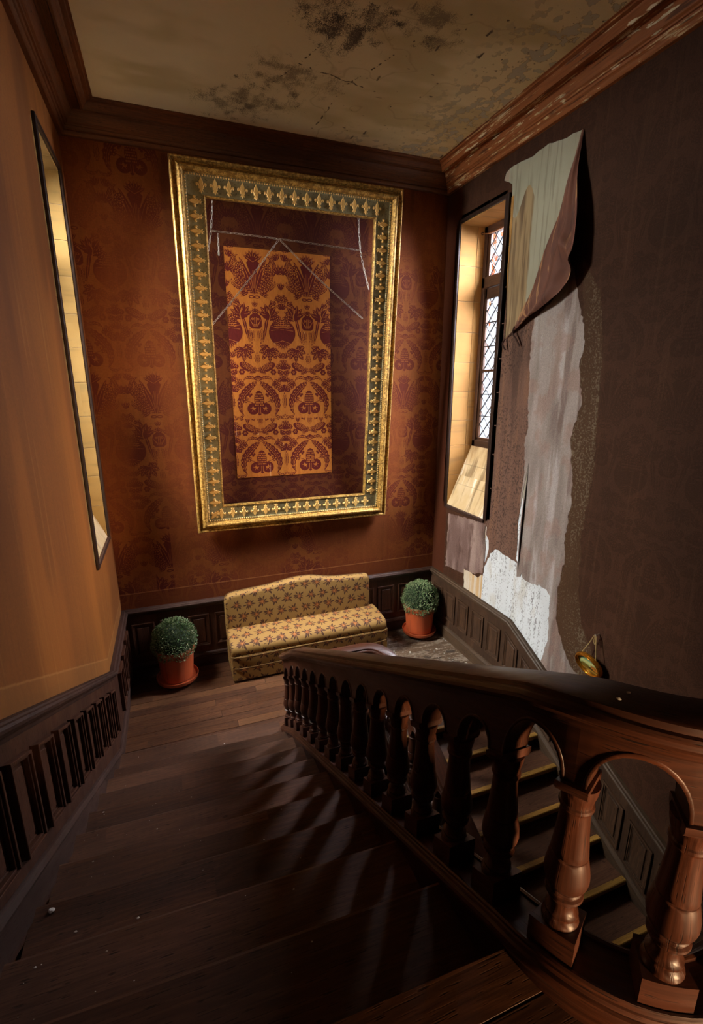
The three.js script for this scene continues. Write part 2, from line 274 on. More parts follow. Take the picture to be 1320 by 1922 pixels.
// ---- back wall covering: faded damask; dye survived where covered; frame shadow painted in within the opening
const backPaper = texture(1792, 2048, (u, v, o) => {
  const x = u * W, y = 0.78 + v * 4.17, m = dam(x + 0.26, y), n = fbm(x * 3, y * 1.2, 4), st = fbm(x * 26, y * 1.1, 3);
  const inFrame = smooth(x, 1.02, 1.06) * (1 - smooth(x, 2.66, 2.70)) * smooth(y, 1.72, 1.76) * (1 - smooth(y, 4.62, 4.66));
  const keep = smooth(fbm(x * 2.1 + 4, y * 1.7 + 2, 3), 0.44, 0.64);
  let c = 0.22 + 0.5 * keep;
  const strip = (x > 0.36 && x < 0.53 && y > 0.92 && y < 1.62) ? 1 : 0; c = Math.max(c, strip * 0.95, inFrame * 0.9);
  if (x > 2.45 && x < 2.95 && y > 1.0 && y < 1.5) c *= 0.25;
  const ground = [0, 0, 0], mot = [0, 0, 0];
  mix3(ground, hex('683a1b'), hex('7f4b24'), n * 0.6 + st * 0.4); mix3(mot, ground, hex('4b1b18'), c);
  mix3(o, ground, mot, m); to(o, hex('5c2314'), (1 - keep) * 0.22 * (1 - inFrame)); to(o, hex('2f120b'), inFrame * 0.45);  // last mix: painted shadow of the frame, darkening the cloth inside its opening
  const weave = vn(x * 700, y * 60) * 0.5 + vn(x * 60, y * 700) * 0.5; for (let i = 0; i < 3; i++) o[i] *= 0.9 + 0.2 * weave;
  to(o, hex('3a1d10'), smooth(fbm(x * 9, y * 0.9 + 8, 4), 0.6, 0.8) * 0.45 * smooth(x, 2.7, 3.2));        // run marks near the damp corner
  if (y < 0.95) to(o, hex('5e3019'), 0.55);                                                             // border strip
  if (Math.abs(y - 0.95) < 0.006) to(o, hex('b98a58'), 0.4);
}, true, false);
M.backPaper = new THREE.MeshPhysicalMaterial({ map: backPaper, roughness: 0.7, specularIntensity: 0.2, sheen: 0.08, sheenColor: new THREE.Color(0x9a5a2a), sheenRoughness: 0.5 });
const freshPaper = texture(1024, 2048, (u, v, o) => {
  const x = u * 1.02, y = v * 2.17, m = dam(x, y < 0.6 ? y : y - 0.6), st = fbm(x * 40, y * 1.5, 3), weave = vn(x * 700, y * 60);
  mix3(o, hex('a9652a'), hex('ba762f'), st); to(o, hex('57191a'), m * 0.95); for (let i = 0; i < 3; i++) o[i] *= 0.9 + 0.18 * weave;
  to(o, hex('ead9b8'), smooth(vn(x * 55, y * 9), 0.965, 0.985) * 0.5);
}, true, false);
M.freshPaper = new THREE.MeshPhysicalMaterial({ map: freshPaper, roughness: 0.6, specularIntensity: 0.3, sheen: 0.1, sheenColor: new THREE.Color(0xc07030), sheenRoughness: 0.45 });

// ---- left wall: the same cloth bleached plain
const leftPaper = texture(1536, 1024, (u, v, o) => {   // 7.6 m x 5 m
  const z = u * 7.6, y = v * 5.1, st = fbm(z * 22 + 2 * fbm(z * 3, y * 2, 2), y * 0.9, 4), n = fbm(z * 1.3, y * 0.8, 4), w = vn(z * 420, y * 420);
  mix3(o, hex('70401a'), hex('8d5722'), n * 0.7 + st * 0.3); for (let i = 0; i < 3; i++) o[i] *= 0.93 + 0.14 * w;
  to(o, hex('6a3a1c'), smooth(st, 0.55, 0.8) * 0.4); to(o, hex('cfa26a'), smooth(fbm(z * 31 + 9, y * 0.9, 4), 0.66, 0.8) * 0.14); to(o, hex('5e3415'), smooth(fbm(z * 2.3 + 40, y * 0.5, 4), 0.48, 0.7) * 0.55); to(o, hex('a8662a'), smooth(fbm(z * 3.1 + 80, y * 0.6, 4), 0.55, 0.75) * 0.4);
  const seam = y - (0.9 + 0.522 * (Math.max(z, 1.15) - 1.15)); if (Math.abs(seam) < 0.005) to(o, hex('c79a68'), 0.35); else if (seam < 0) to(o, hex('8a6238'), 0.3);
}, true, false);
M.leftPaper = new THREE.MeshPhysicalMaterial({ map: leftPaper, roughness: 0.7, specularIntensity: 0.4, sheen: 0.1, sheenColor: new THREE.Color(0xa06830), sheenRoughness: 0.6 });
const plainPaper = texture(512, 512, (u, v, o) => { const n = fbm(u * 8, v * 8, 4), m = dam(u * 2.08, v * 2.4); mix3(o, hex('3a271b'), hex('463021'), n); to(o, hex('3b241a'), m * 0.35); });
M.plainPaper = new THREE.MeshPhysicalMaterial({ specularIntensity: 0.2, map: plainPaper, roughness: 0.8 });

M.hallPaint = new THREE.MeshStandardMaterial({ color: 0xc4b394, roughness: 0.9 });

// ---- right wall: stained, mouldy and bleached paper (z 0..4.6, y 0..5.0), outlines in wall metres
const RZ = 4.6, RY = 5.05;
const STAIN = {
  grey: [[1.86,3.87],[1.93,3.70],[2.03,3.43],[2.06,3.28],[2.03,3.13],[2.10,2.88],[2.07,2.77],[2.03,2.59],[2.06,2.43],[2.10,2.27],[2.11,2.09],[2.09,1.81],[2.11,1.57],[2.08,1.34],[2.10,1.06],[2.20,.85],[2.32,.72],[2.45,.69],[2.15,.45],[1.75,.67],[1.5,1.26],[1.54,1.41],[1.52,1.72],[1.52,2.04],[1.54,2.24],[1.50,2.52],[1.53,2.61],[1.51,2.83],[1.47,3.32],[1.48,3.53],[1.69,3.67]],
  tide: [[1.95,3.9],[2.15,3.65],[2.23,3.27],[2.26,2.78],[2.29,2.37],[2.25,1.85],[2.29,1.43],[2.36,1.14],[2.44,1.04],[2.63,.73],[2.45,.6],[2.32,.72],[2.20,.85],[2.10,1.06],[2.08,1.34],[2.11,1.57],[2.09,1.81],[2.11,2.09],[2.10,2.27],[2.06,2.43],[2.03,2.59],[2.07,2.77],[2.10,2.88],[2.03,3.13],[2.06,3.28]],
  under: [[.32,1.56],[1.04,1.62],[1.03,1.50],[1.08,1.42],[1.03,1.07],[.70,.95],[.31,.9],[.32,1.29]],
};
const poly = (k, blur) => mask(1024, 1024, (g, w, h) => {
  g.fillStyle = '#000'; g.fillRect(0, 0, w, h); g.fillStyle = '#fff'; g.beginPath(); let s = 5;
  const pts = STAIN[k], jag = () => { s = (s * 1103515245 + 12345) & 0x7fffffff; return s / 0x7fffffff - 0.5; };
  pts.forEach((p, i) => { const q = pts[(i + 1) % pts.length], L = Math.hypot(q[0] - p[0], q[1] - p[1]), n = Math.max(1, Math.round(L / 0.03)); for (let j = 0; j < n; j++) { const t = j / n, e = 0.016; g.lineTo((lerp(p[0], q[0], t) + jag() * e) / RZ * w, (1 - (lerp(p[1], q[1], t) + jag() * e) / RY) * h); } });
  g.closePath(); g.fill();
});
const sGrey = poly('grey'), sTide = poly('tide'), sUnder = poly('under');
const rightPaper = texture(2048, 2048, (u, v, o) => {
  const z = u * RZ, y = v * RY, n = fbm(z * 3, y * 2, 5), st = fbm(z * 34, y * 1.3, 4), gr = vn(z * 330, y * 330), mm = dam(z, y);
  mix3(o, hex('38241a'), hex('462d1f'), n); to(o, hex('291910'), mm * 0.35); to(o, hex('563d2a'), smooth(st, 0.6, 0.8) * 0.25);
  if (z < 0.27) { mix3(o, hex('4b2715'), hex('3a1d12'), n); }
  const zj = z + 0.08 * (fbm(z * 3, y * 14, 4) - 0.5), yj = y + 0.5 * (fbm(z * 22, y * 3, 4) - 0.5), left = smooth(zj, 1.0, 1.02) * (1 - smooth(zj, 1.53, 1.55)) * (1 - smooth(yj, 3.68, 3.74));
  if (left > 0) { const b = [0, 0, 0]; mix3(b, hex('553e33'), hex('6a5246'), st * 0.6 + n * 0.4); to(b, hex('74543f'), smooth(fbm(z * 20 + 5, y * 2, 4), 0.5, 0.75) * 0.5); to(b, hex('2c211d'), smooth(fbm(z * 95, y * 80, 4), 0.52, 0.7) * 0.6 * smooth(n, 0.35, 0.6)); to(b, hex('3a2b25'), smooth(fbm(z * 7, y * 1.2 + 9, 4), 0.5, 0.7) * 0.5); to(o, b, left); }
  const G = sGrey(u, v), T = sTide(u, v), U = sUnder(u, v);
  if (U) { const b = [0, 0, 0]; mix3(b, hex('64504a'), hex('8b7870'), smooth(fbm(z * 7, y * 1.6, 4), 0.3, 0.7)); to(b, hex('4d3a34'), smooth(fbm(z * 14, y * 5, 4), 0.55, 0.75) * 0.7); to(o, b, U); }
  if (T) { const b = [0, 0, 0]; mix3(b, hex('3c291b'), hex('4c3827'), n); to(b, hex('7d7a6a'), smooth(vn(z * 120, y * 120) * 0.6 + fbm(z * 8, y * 2, 3) * 0.5, 0.55, 0.8) * 0.4); to(o, b, T); }
  if (G) {
    const b = [0, 0, 0]; mix3(b, hex('6c615b'), hex('8c837d'), smooth(fbm(z * 6 + 2, y * 1.1, 4), 0.25, 0.7)); to(b, hex('a5a19f'), smooth(fbm(z * 13, y * 1.5 + 7, 4), 0.56, 0.75) * 0.55); to(b, hex('5e4c45'), smooth(fbm(z * 12 + 33, y * 2.2, 4), 0.56, 0.72) * 0.55);
    to(b, hex('80665c'), smooth(fbm(z * 9 + 60, y * 6, 4), 0.5, 0.7) * 0.45); to(o, b, G);
  }
  for (let i = 0; i < 3; i++) o[i] *= 0.88 + 0.24 * gr;
}, true, false);
M.rightPaper = new THREE.MeshPhysicalMaterial({ specularIntensity: 0.2, map: rightPaper, bumpMap: rightPaper, bumpScale: 0.002, roughness: 0.72 });
const plasterMap = texture(1024, 1024, (u, v, o) => {   // z 0.6..2.2, y 0.55..4.95
  const z = 0.6 + u * 1.6, y = 0.55 + v * 4.4, n = fbm(z * 5, y * 3, 5), st = fbm(z * 44, y * 2.2, 4), sp = vn(z * 190, y * 90);
  if (y < 2) { mix3(o, hex('b4bbbf'), hex('cfd7db'), n); to(o, hex('6e6f70'), smooth(sp * 0.6 + st * 0.5, 0.66, 0.8) * 0.75); to(o, hex('a39a88'), smooth(fbm(z * 9, y * 3 + 5, 4), 0.58, 0.75) * 0.35); if (z < 1.04) to(o, hex('b5966a'), 0.45 + 0.5 * smooth(st, 0.4, 0.6)); }
  else {
    mix3(o, hex('8a8974'), hex('a09f8c'), n); to(o, hex('6d6a58'), smooth(st, 0.56, 0.75) * 0.5);
    const b = smooth(1.36 + 0.05 * (n - 0.5) - z, -0.01, 0.02) * (y < 4.5 + 0.1 * Math.sin(z * 21) ? 1 : 0); const c = [0, 0, 0]; mix3(c, hex('6a573d'), hex('8e7955'), smooth(st, 0.3, 0.7)); to(c, hex('4f3c28'), smooth(fbm(z * 18 + 4, y * 2, 4), 0.55, 0.7) * 0.6); to(c, hex('c9b48a'), smooth(fbm(z * 30 + 14, y * 1.4, 3), 0.62, 0.74) * 0.5); to(o, c, b * 0.95);
  }
}, true, false);
M.plaster = new THREE.MeshStandardMaterial({ map: plasterMap, bumpMap: plasterMap, bumpScale: 0.003, roughness: 0.9 });
M.masonry = new THREE.MeshStandardMaterial({ color: 0x9a8b78, roughness: 0.95 });
// ---- ceiling: mould blooms, water rings, cracks and lost paint
const mould = [[1.87, 1.61, .17, 1], [1.68, 1.78, .13, .8], [1.98, 1.74, .12, .6], [1.63, 1.01, .2, .55], [1.42, .65, .22, .55], [2.28, 1.86, .15, .55], [1.25, .55, .16, .4], [2.45, 1.75, .1, .5]];
const ceilMap = texture(2048, 2048, (u, v, o) => {   // 3.6 m x 3.6 m from the back wall
  const x = u * 3.6, z = v * 3.6, n = fbm(x * 2, z * 2, 4), f = fbm(x * 14, z * 14, 5), g = vn(x * 300, z * 300);
  mix3(o, hex('cbb98a'), hex('dccb9c'), n); to(o, hex('a8935f'), smooth(fbm(x * 1.2 + 5, z * 3, 4), 0.5, 0.7) * 0.5);
  const ring = fbm(x * 1.7 + 11, z * 1.7, 4), k = Math.abs(ring - 0.5); to(o, hex('7d673f'), (1 - smooth(k, 0.002, 0.012)) * 0.18 * smooth(x, 1.2, 2));
  for (const [mx, mz, r, s] of mould) { const d = Math.hypot(x - mx, (z - mz) * 1.25) / r; if (d < 2.2) to(o, hex('2b2012'), s * smooth(f + 0.5 * (g - 0.5) - 0.30 * d, 0.12, 0.5) * 0.75); }
  to(o, hex('3b2f1e'), smooth(vn(x * 26 + 8, z * 26), 0.93, 0.98) * smooth(x, 1.9, 2.4) * 0.75);
  const nearEdge = smooth(x, 2.55, 3.2) + 0.6 * smooth(0.75 - z, 0, 0.45) * smooth(x, 1.9, 2.6), fl = smooth(fbm(x * 21 + 70, z * 21, 5) + 0.13 * nearEdge, 0.69, 0.72) * clamp(nearEdge, 0, 1);
  to(o, hex('a9a38e'), fl * 0.8); const ed = smooth(fbm(x * 21 + 70, z * 21, 5) + 0.13 * nearEdge, 0.66, 0.69) * clamp(nearEdge, 0, 1) * (1 - fl); to(o, hex('5d4a2c'), ed * 0.5);
  const crack = (ax, az, bx, bz) => { const L2 = (bx - ax) ** 2 + (bz - az) ** 2, t = clamp(((x - ax) * (bx - ax) + (z - az) * (bz - az)) / L2, 0, 1), wx = 0.05 * (fbm(t * 9 + ax * 5, 3, 4) - 0.5); const d = Math.hypot(x - ax - t * (bx - ax) - wx, z - az - t * (bz - az) - wx); if (d < 0.006) to(o, hex('43351f'), 0.75); };
  crack(1.53, .94, 1.66, 1.21); crack(1.66, 1.21, 1.76, 1.47); crack(1.99, .45, 2.04, 1.1); crack(2.04, 1.1, 2.15, 1.33); crack(1.66, 1.21, 2.3, 1.1); crack(2.15, 1.33, 2.3, 1.7);
}, true, false);
M.ceil = new THREE.MeshStandardMaterial({ map: ceilMap, bumpMap: ceilMap, bumpScale: 0.003, roughness: 0.85 });
// ---- cornice paint lost near the damp corner (right side)
const peelMap = texture(1024, 512, (u, v, o) => {   // u: 4 m along, v: 0.5 m across the moulding
  const s = u * 4, w = v * 0.5, st = fbm(s * 9, w * 120, 3); mix3(o, hex('7c4926'), hex('965c32'), st);
  const line = smooth(fbm(s * 3.2, w * 70, 4), 0.6, 0.65) * smooth(fbm(s * 22, w * 130 + 7, 3), 0.36, 0.6); to(o, hex('c3ad86'), line * 0.9);
  to(o, hex('cfc0a0'), smooth(fbm(s * 7 + 3, w * 40 + 9, 4), 0.70, 0.73)); to(o, hex('3b2214'), smooth(fbm(s * 5, w * 60 + 30, 4), 0.62, 0.75) * 0.6);
});
peelMap.repeat.set(0.25, 2);
M.cornicePeel = new THREE.MeshPhysicalMaterial({ specularIntensity: 0.4, map: peelMap, bumpMap: peelMap, bumpScale: 0.002, roughness: 0.62 });
// ---- gilding
const goldMap = texture(512, 512, (u, v, o) => { const n = fbm(u * 26, v * 26, 4), f = fbm(u * 90, v * 90, 3); mix3(o, hex('86642a'), hex('c79f52'), smooth(n, 0.3, 0.65)); to(o, hex('3f2c12'), smooth(f, 0.58, 0.75) * 0.6); });
goldMap.repeat.set(3, 3);
const goldRough = texture(256, 256, (u, v, o) => { o[0] = o[1] = o[2] = 0.35 + 0.5 * fbm(u * 24, v * 24, 4); }, false); goldRough.repeat.set(3, 3);
M.gold = new THREE.MeshPhysicalMaterial({ map: goldMap, bumpMap: goldMap, bumpScale: 0.0015, roughnessMap: goldRough, roughness: 0.75, metalness: 0.45 });
M.goldBright = new THREE.MeshPhysicalMaterial({ color: 0xdcb468, roughness: 0.42, metalness: 0.25, bumpMap: goldMap, bumpScale: 0.001 });
M.goldSmooth = new THREE.MeshPhysicalMaterial({ color: 0xc98a2c, roughness: 0.22, metalness: 0.85 });
const friezeMap = texture(512, 512, (u, v, o) => { const n = fbm(u * 18, v * 18, 5), f = fbm(u * 60, v * 60, 3); mix3(o, hex('7c7656'), hex('958e6a'), n); to(o, hex('968a58'), smooth(f * 0.6 + n * 0.5, 0.6, 0.8) * 0.35); to(o, hex('2e2a18'), smooth(fbm(u * 44 + 9, v * 44, 3), 0.6, 0.8) * 0.5); });
friezeMap.repeat.set(2.5, 2.5);
M.frieze = new THREE.MeshPhysicalMaterial({ map: friezeMap, bumpMap: friezeMap, bumpScale: 0.0015, roughness: 0.55, metalness: 0.25 });
// ---- sofa cloth: mustard ribbed velvet with autumn sprigs
const sofaMap = (() => {
  const S = 1024, c = document.createElement('canvas'); c.width = c.height = S; const g = c.getContext('2d');
  g.fillStyle = '#94723a'; g.fillRect(0, 0, S, S);
  let s = 11; const q = () => { s = (s * 16807) % 2147483647; return s / 2147483647; };
  for (let i = 0; i < 256; i++) { g.fillStyle = `rgba(${i % 2 ? '60,40,10' : '200,160,90'},${0.04 + 0.06 * q()})`; g.fillRect(i * 4, 0, 2, S); }
  const lf = (x, y, a, l, col) => { g.save(); g.translate(x, y); g.rotate(a); g.fillStyle = col; g.beginPath(); g.moveTo(0, 0); g.quadraticCurveTo(l * 0.4, -l * 0.34, l, 0); g.quadraticCurveTo(l * 0.4, l * 0.34, 0, 0); g.fill(); g.restore(); };
  const sprig = (x, y, a, k) => {
    for (let i = 0; i < 9; i++) lf(x + Math.cos(a + i * 0.7) * 8 * k, y + Math.sin(a + i * 0.7) * 8 * k, a + i * 0.7, (32 + 12 * (i % 3)) * k, i % 3 ? '#4a2c14' : '#5e3a1a');
    for (let i = 0; i < 6; i++) lf(x, y, a + 0.3 + i * 1.05, 27 * k, i % 2 ? '#8a4a1c' : '#a0622a');
    g.fillStyle = '#a86c30'; g.beginPath(); g.arc(x, y, 7 * k, 0, 7); g.fill();
    lf(x + 30 * k * Math.cos(a + 2), y + 30 * k * Math.sin(a + 2), a + 2.2, 40 * k, '#4a2c14'); lf(x + 26 * k * Math.cos(a + 1.2), y + 26 * k * Math.sin(a + 1.2), a + 0.9, 38 * k, '#53321a');
  };
  const n = 6; for (let j = 0; j < n; j++) for (let i = 0; i < n; i++) { const x = (i + (j % 2) * 0.5 + 0.25) / n * S, y = (j + 0.5) / n * S, a = q() * 6, k = 1.25 + 0.2 * q(); for (const dx of [-S, 0, S]) for (const dy of [-S, 0, S]) if (Math.abs(x + dx - S / 2) < S && Math.abs(y + dy - S / 2) < S) sprig(x + dx, y + dy, a, k); }
  return finish(new THREE.CanvasTexture(c), true, true);
})();
M.sofa = new THREE.MeshPhysicalMaterial({ map: sofaMap, roughness: 0.75, sheen: 0.5, sheenColor: new THREE.Color(0xc9a050), sheenRoughness: 0.45 });
M.piping = new THREE.MeshStandardMaterial({ color: 0x6a4c1e, roughness: 0.8 });
const terra = texture(256, 256, (u, v, o) => { const n = fbm(u * 8, v * 8, 4); mix3(o, hex('a34a28'), hex('b8572f'), n); to(o, hex('7a3520'), smooth(fbm(u * 30, v * 10, 3), 0.62, 0.8) * 0.4); });
M.terra = new THREE.MeshPhysicalMaterial({ map: terra, roughness: 0.45 });
M.leaf = new THREE.MeshPhysicalMaterial({ color: 0xffffff, roughness: 0.5, side: THREE.DoubleSide, transmission: 0.15 });
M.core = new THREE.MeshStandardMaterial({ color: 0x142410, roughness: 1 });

/* ------------------------------------------------ room shell ------------------------------------------------ */
const WT = 0.5, winY = [1.655, 4.585], winZ = [0.275, 1.0];
{ // back wall
  const w = struct('wall_back', 'back wall of the stairwell hung with faded brown damask');
  part('masonry', boxAt(-WT, W + WT, LOW - 0.2, CEIL + 0.2, -WT, -0.004, 'x'), M.masonry, w);
  const g = new THREE.PlaneGeometry(W, 4.17).translate(W / 2, 0.78 + 4.17 / 2, 0);
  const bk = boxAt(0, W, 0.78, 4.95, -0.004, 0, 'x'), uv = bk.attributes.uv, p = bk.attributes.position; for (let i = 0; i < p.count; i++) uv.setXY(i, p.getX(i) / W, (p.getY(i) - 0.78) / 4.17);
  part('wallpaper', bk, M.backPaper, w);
}
const rectPath = (a0, a1, b0, b1) => [[a0, b0], [a1, b0], [a1, b1], [a0, b1]];
{ // left wall with its window opening, cloth over masonry
  const w = struct('wall_left', 'left wall covered in bleached orange brown cloth');
  const win = rectPath(winZ[0], winZ[1] + 0.03, winY[0], winY[1]), big = rectPath(-WT, FRONT, LOW - 0.2, CEIL + 0.2);
  part('masonry', prism(big, -0.365, -0.004, 'zyx', 'y', 0, [win]), M.masonry, w);
  const cl = prism(rectPath(0, FRONT, 0, CEIL), -0.004, 0, 'zyx', 'y', 0, [win]), uv = cl.attributes.uv, p = cl.attributes.position;
  for (let i = 0; i < p.count; i++) uv.setXY(i, p.getZ(i) / 7.6, p.getY(i) / 5.1);
  part('wallpaper', cl, M.leftPaper, w);
}
const TEAR = [[1.05,4.68],[.93,4.75],[.95,4.80],[1.04,4.82],[1.19,4.81],[1.3,4.80],[1.47,4.82],[1.6,4.79],[1.82,4.77],[1.79,4.69],[1.77,4.60],[1.74,4.50],[1.70,4.37],[1.65,4.25],[1.60,4.15],[1.54,3.99],[1.48,3.86],[1.42,3.74],[1.35,3.66],[1.27,3.54],[1.23,3.47],[1.12,3.41],[1.08,3.9]];
const WHITE = [[1.13,1.29],[1.13,1.33],[1.21,1.40],[1.27,1.41],[1.39,1.39],[1.55,1.37],[1.56,1.24],[1.61,1.26],[1.62,1.30],[1.64,1.26],[1.74,1.25],[1.84,1.26],[1.85,1.28],[1.95,1.27],[2.00,1.23],[2.01,1.09],[2.03,.86],[2.02,.77],[2.00,.66],[1.96,.5],[1.5,.6],[.72,.7],[.70,.93],[.69,1.00],[.83,1.01],[.96,1.00],[1.04,1.06],[1.06,1.17],[1.10,1.26]];
const SLIT1 = [[1.58,2.33],[1.57,2.03],[1.555,1.75],[1.56,1.52],[1.56,1.385],[1.525,1.40],[1.53,1.51],[1.51,1.74],[1.54,2.05]];
const SLIT2 = [[1.03,1.60],[1.05,1.59],[1.05,1.51],[1.10,1.46],[1.11,1.37],[1.09,1.28],[1.06,1.2],[1.04,1.23],[1.06,1.36],[1.04,1.44],[1.025,1.52]];
const jag = (pts, step, amp) => { const o = []; pts.forEach((p, i) => { const q = pts[(i + 1) % pts.length], n = Math.max(1, Math.round(Math.hypot(q[0] - p[0], q[1] - p[1]) / step)); for (let j = 0; j < n; j++) { const t = j / n; o.push([lerp(p[0], q[0], t) + (j ? rr(-amp, amp) : 0), lerp(p[1], q[1], t) + (j ? rr(-amp, amp) : 0)]); } }); return o; };
{ // right wall: masonry with opening, bare plaster skin, torn paper
  const w = struct('wall_right', 'right wall with torn, water stained brown paper and bare plaster');
  const win = rectPath(...winZ, ...winY);
  part('masonry', prism(rectPath(-WT, FRONT, LOW - 0.2, CEIL + 0.2), W + 0.006, W + 0.365, 'zyx', 'y', 0, [win]), M.masonry, w);
  const uvZ = (g, z0, zs, y0, ys) => { const uv = g.attributes.uv, p = g.attributes.position; for (let i = 0; i < p.count; i++) uv.setXY(i, (p.getZ(i) - z0) / zs, (p.getY(i) - y0) / ys); return g; };
  part('plaster', uvZ(prism(rectPath(1.0, 2.2, 0.55, 4.95), W + 0.004, W + 0.006, 'zyx', 'y'), .6, 1.6, .55, 4.4), M.plaster, w);
  part('plaster', uvZ(prism(rectPath(0.6, 1.0, 0.55, 1.655), W + 0.004, W + 0.006, 'zyx', 'y'), .6, 1.6, .55, 4.4), M.plaster, w);
  part('wallpaper', uvZ(prism(rectPath(0, RZ, 0, RY), W, W + 0.004, 'zyx', 'y', 0, [win, jag(TEAR, .05, .006), jag(WHITE, .04, .008), SLIT1, SLIT2]), 0, RZ, 0, RY), M.rightPaper, w, { label: 'stained brown wallpaper' });
  part('wallpaper', prism(rectPath(RZ, FRONT, UP, RY), W, W + 0.006, 'zyx', 'y'), M.plainPaper, w);
  part('wallpaper', prism([[0, LOW], [FRONT, LOW], [FRONT, UP], [RZ, UP], [RZ, 0], [0, 0]], W, W + 0.006, 'zyx', 'y'), M.plainPaper, w);
  // curled lips of the paper along the vertical tear and beside the window corner
  const lip = (pts, wd, out) => { const n = pts.length, pos = [], idx = []; pts.forEach(([z, y], i) => { const t = i / (n - 1), k = Math.sin(Math.PI * t); for (let j = 0; j <= 4; j++) { const a = j / 4; pos.push(W - out * k * Math.sin(a * 2.2), y, z - wd * a * (1 - 0.3 * a) * (0.3 + k)); } }); for (let i = 0; i < n - 1; i++) for (let j = 0; j < 4; j++) { const a = i * 5 + j; idx.push(a, a + 1, a + 5, a + 1, a + 6, a + 5); } const g = new THREE.BufferGeometry(); g.setAttribute('position', new THREE.Float32BufferAttribute(pos, 3)); g.setIndex(idx); g.computeVertexNormals(); g.setAttribute('uv', new THREE.Float32BufferAttribute(new Float32Array(pos.length / 3 * 2).map((_, i) => i % 2 ? pos[(i >> 1) * 3 + 1] : pos[(i >> 1) * 3 + 2]), 2)); return uvZ(g, 0, RZ, 0, RY); };
  const lm = M.rightPaper.clone(); lm.side = THREE.DoubleSide;
  part('torn_edge', lip([[1.58, 2.33], [1.57, 2.03], [1.56, 1.75], [1.56, 1.52], [1.57, 1.3]], -0.03, 0.03), lm, w);
  part('torn_edge', lip([[1.03, 1.60], [1.03, 1.5], [1.05, 1.4], [1.06, 1.3], [1.05, 1.1]], 0.035, 0.03), lm, w);
}
{ // wall behind the camera, upper hall
  const w = struct('wall_front', 'wall behind the upper landing');
  part('masonry', prism(rectPath(-WT, W + WT, LOW - 0.2, CEIL + 0.2), FRONT, FRONT + 0.3, 'xyz', 'y', 0, [rectPath(2.03, 2.45, 1.68, 2.4)]), M.hallPaint, w);
}
{ const c = struct('ceiling', 'stained cream plaster ceiling with mould and flaking paint');
  const g = new THREE.BoxGeometry(W + 2 * WT, 0.2, FRONT + WT).translate(W / 2, CEIL + 0.1, FRONT / 2 - WT / 2), uv = g.attributes.uv, p = g.attributes.position;
  for (let i = 0; i < p.count; i++) { uv.setXY(i, p.getX(i) / 3.6, p.getZ(i) / 3.6); }
  part('plaster', g, M.ceil, c); ceilMap.wrapS = ceilMap.wrapT = THREE.MirroredRepeatWrapping; }
{ // cornice, mitred round the room
  const prof = [[0, 4.925], [.03, 4.926], [.04, 4.935], [.046, 4.95], [.043, 4.962], [.052, 4.968], [.058, 4.982], [.07, 4.984], [.074, 4.992], [.088, 5.0], [.1, 5.022], [.118, 5.05], [.124, 5.054], [.128, 5.064], [.14, 5.07], [.19, 5.066], [.2, 5.043], [.216, 5.042], [.222, 5.05], [.235, 5.068], [.246, 5.078], [.25, 5.088], [.278, 5.09], [.284, 5.096], [.3, 5.098], [.3, 5.12], [0, 5.12]];
  const run = (name, label, ends, mat) => {
    const pos = [], uv = [], idx = [], m = prof.length; let L = [0]; for (let j = 1; j < m; j++) L.push(L[j - 1] + Math.hypot(prof[j][0] - prof[j - 1][0], prof[j][1] - prof[j - 1][1]));
    for (let e = 0; e < 2; e++) for (let j = 0; j < m; j++) { const q = ends[e](prof[j][0]); pos.push(q[0], prof[j][1], q[1]); uv.push(Math.hypot(q[0] - ends[0](0)[0], q[1] - ends[0](0)[1]), L[j]); }
    for (let j = 0; j < m - 1; j++) idx.push(j, m + j, j + 1, j + 1, m + j, m + j + 1);
    const g = new THREE.BufferGeometry(); g.setAttribute('position', new THREE.Float32BufferAttribute(pos, 3)); g.setAttribute('uv', new THREE.Float32BufferAttribute(uv, 2)); g.setIndex(idx);
    const t = struct(name, label); const mm = mat.clone(); mm.side = THREE.DoubleSide; part('cornice', toCreasedNormals(g, 0.5), mm, t);
  };
  run('trim_1', 'moulded brown cornice above the gilded frame', [(p) => [p, p], (p) => [W - p, p]], M.cornice);
  run('trim_2', 'moulded brown cornice along the left wall', [(p) => [p, FRONT], (p) => [p, p]], M.cornice);
  run('trim_3', 'moulded cornice with flaking paint along the right wall', [(p) => [W - p, p], (p) => [W - p, FRONT]], M.cornicePeel);
}

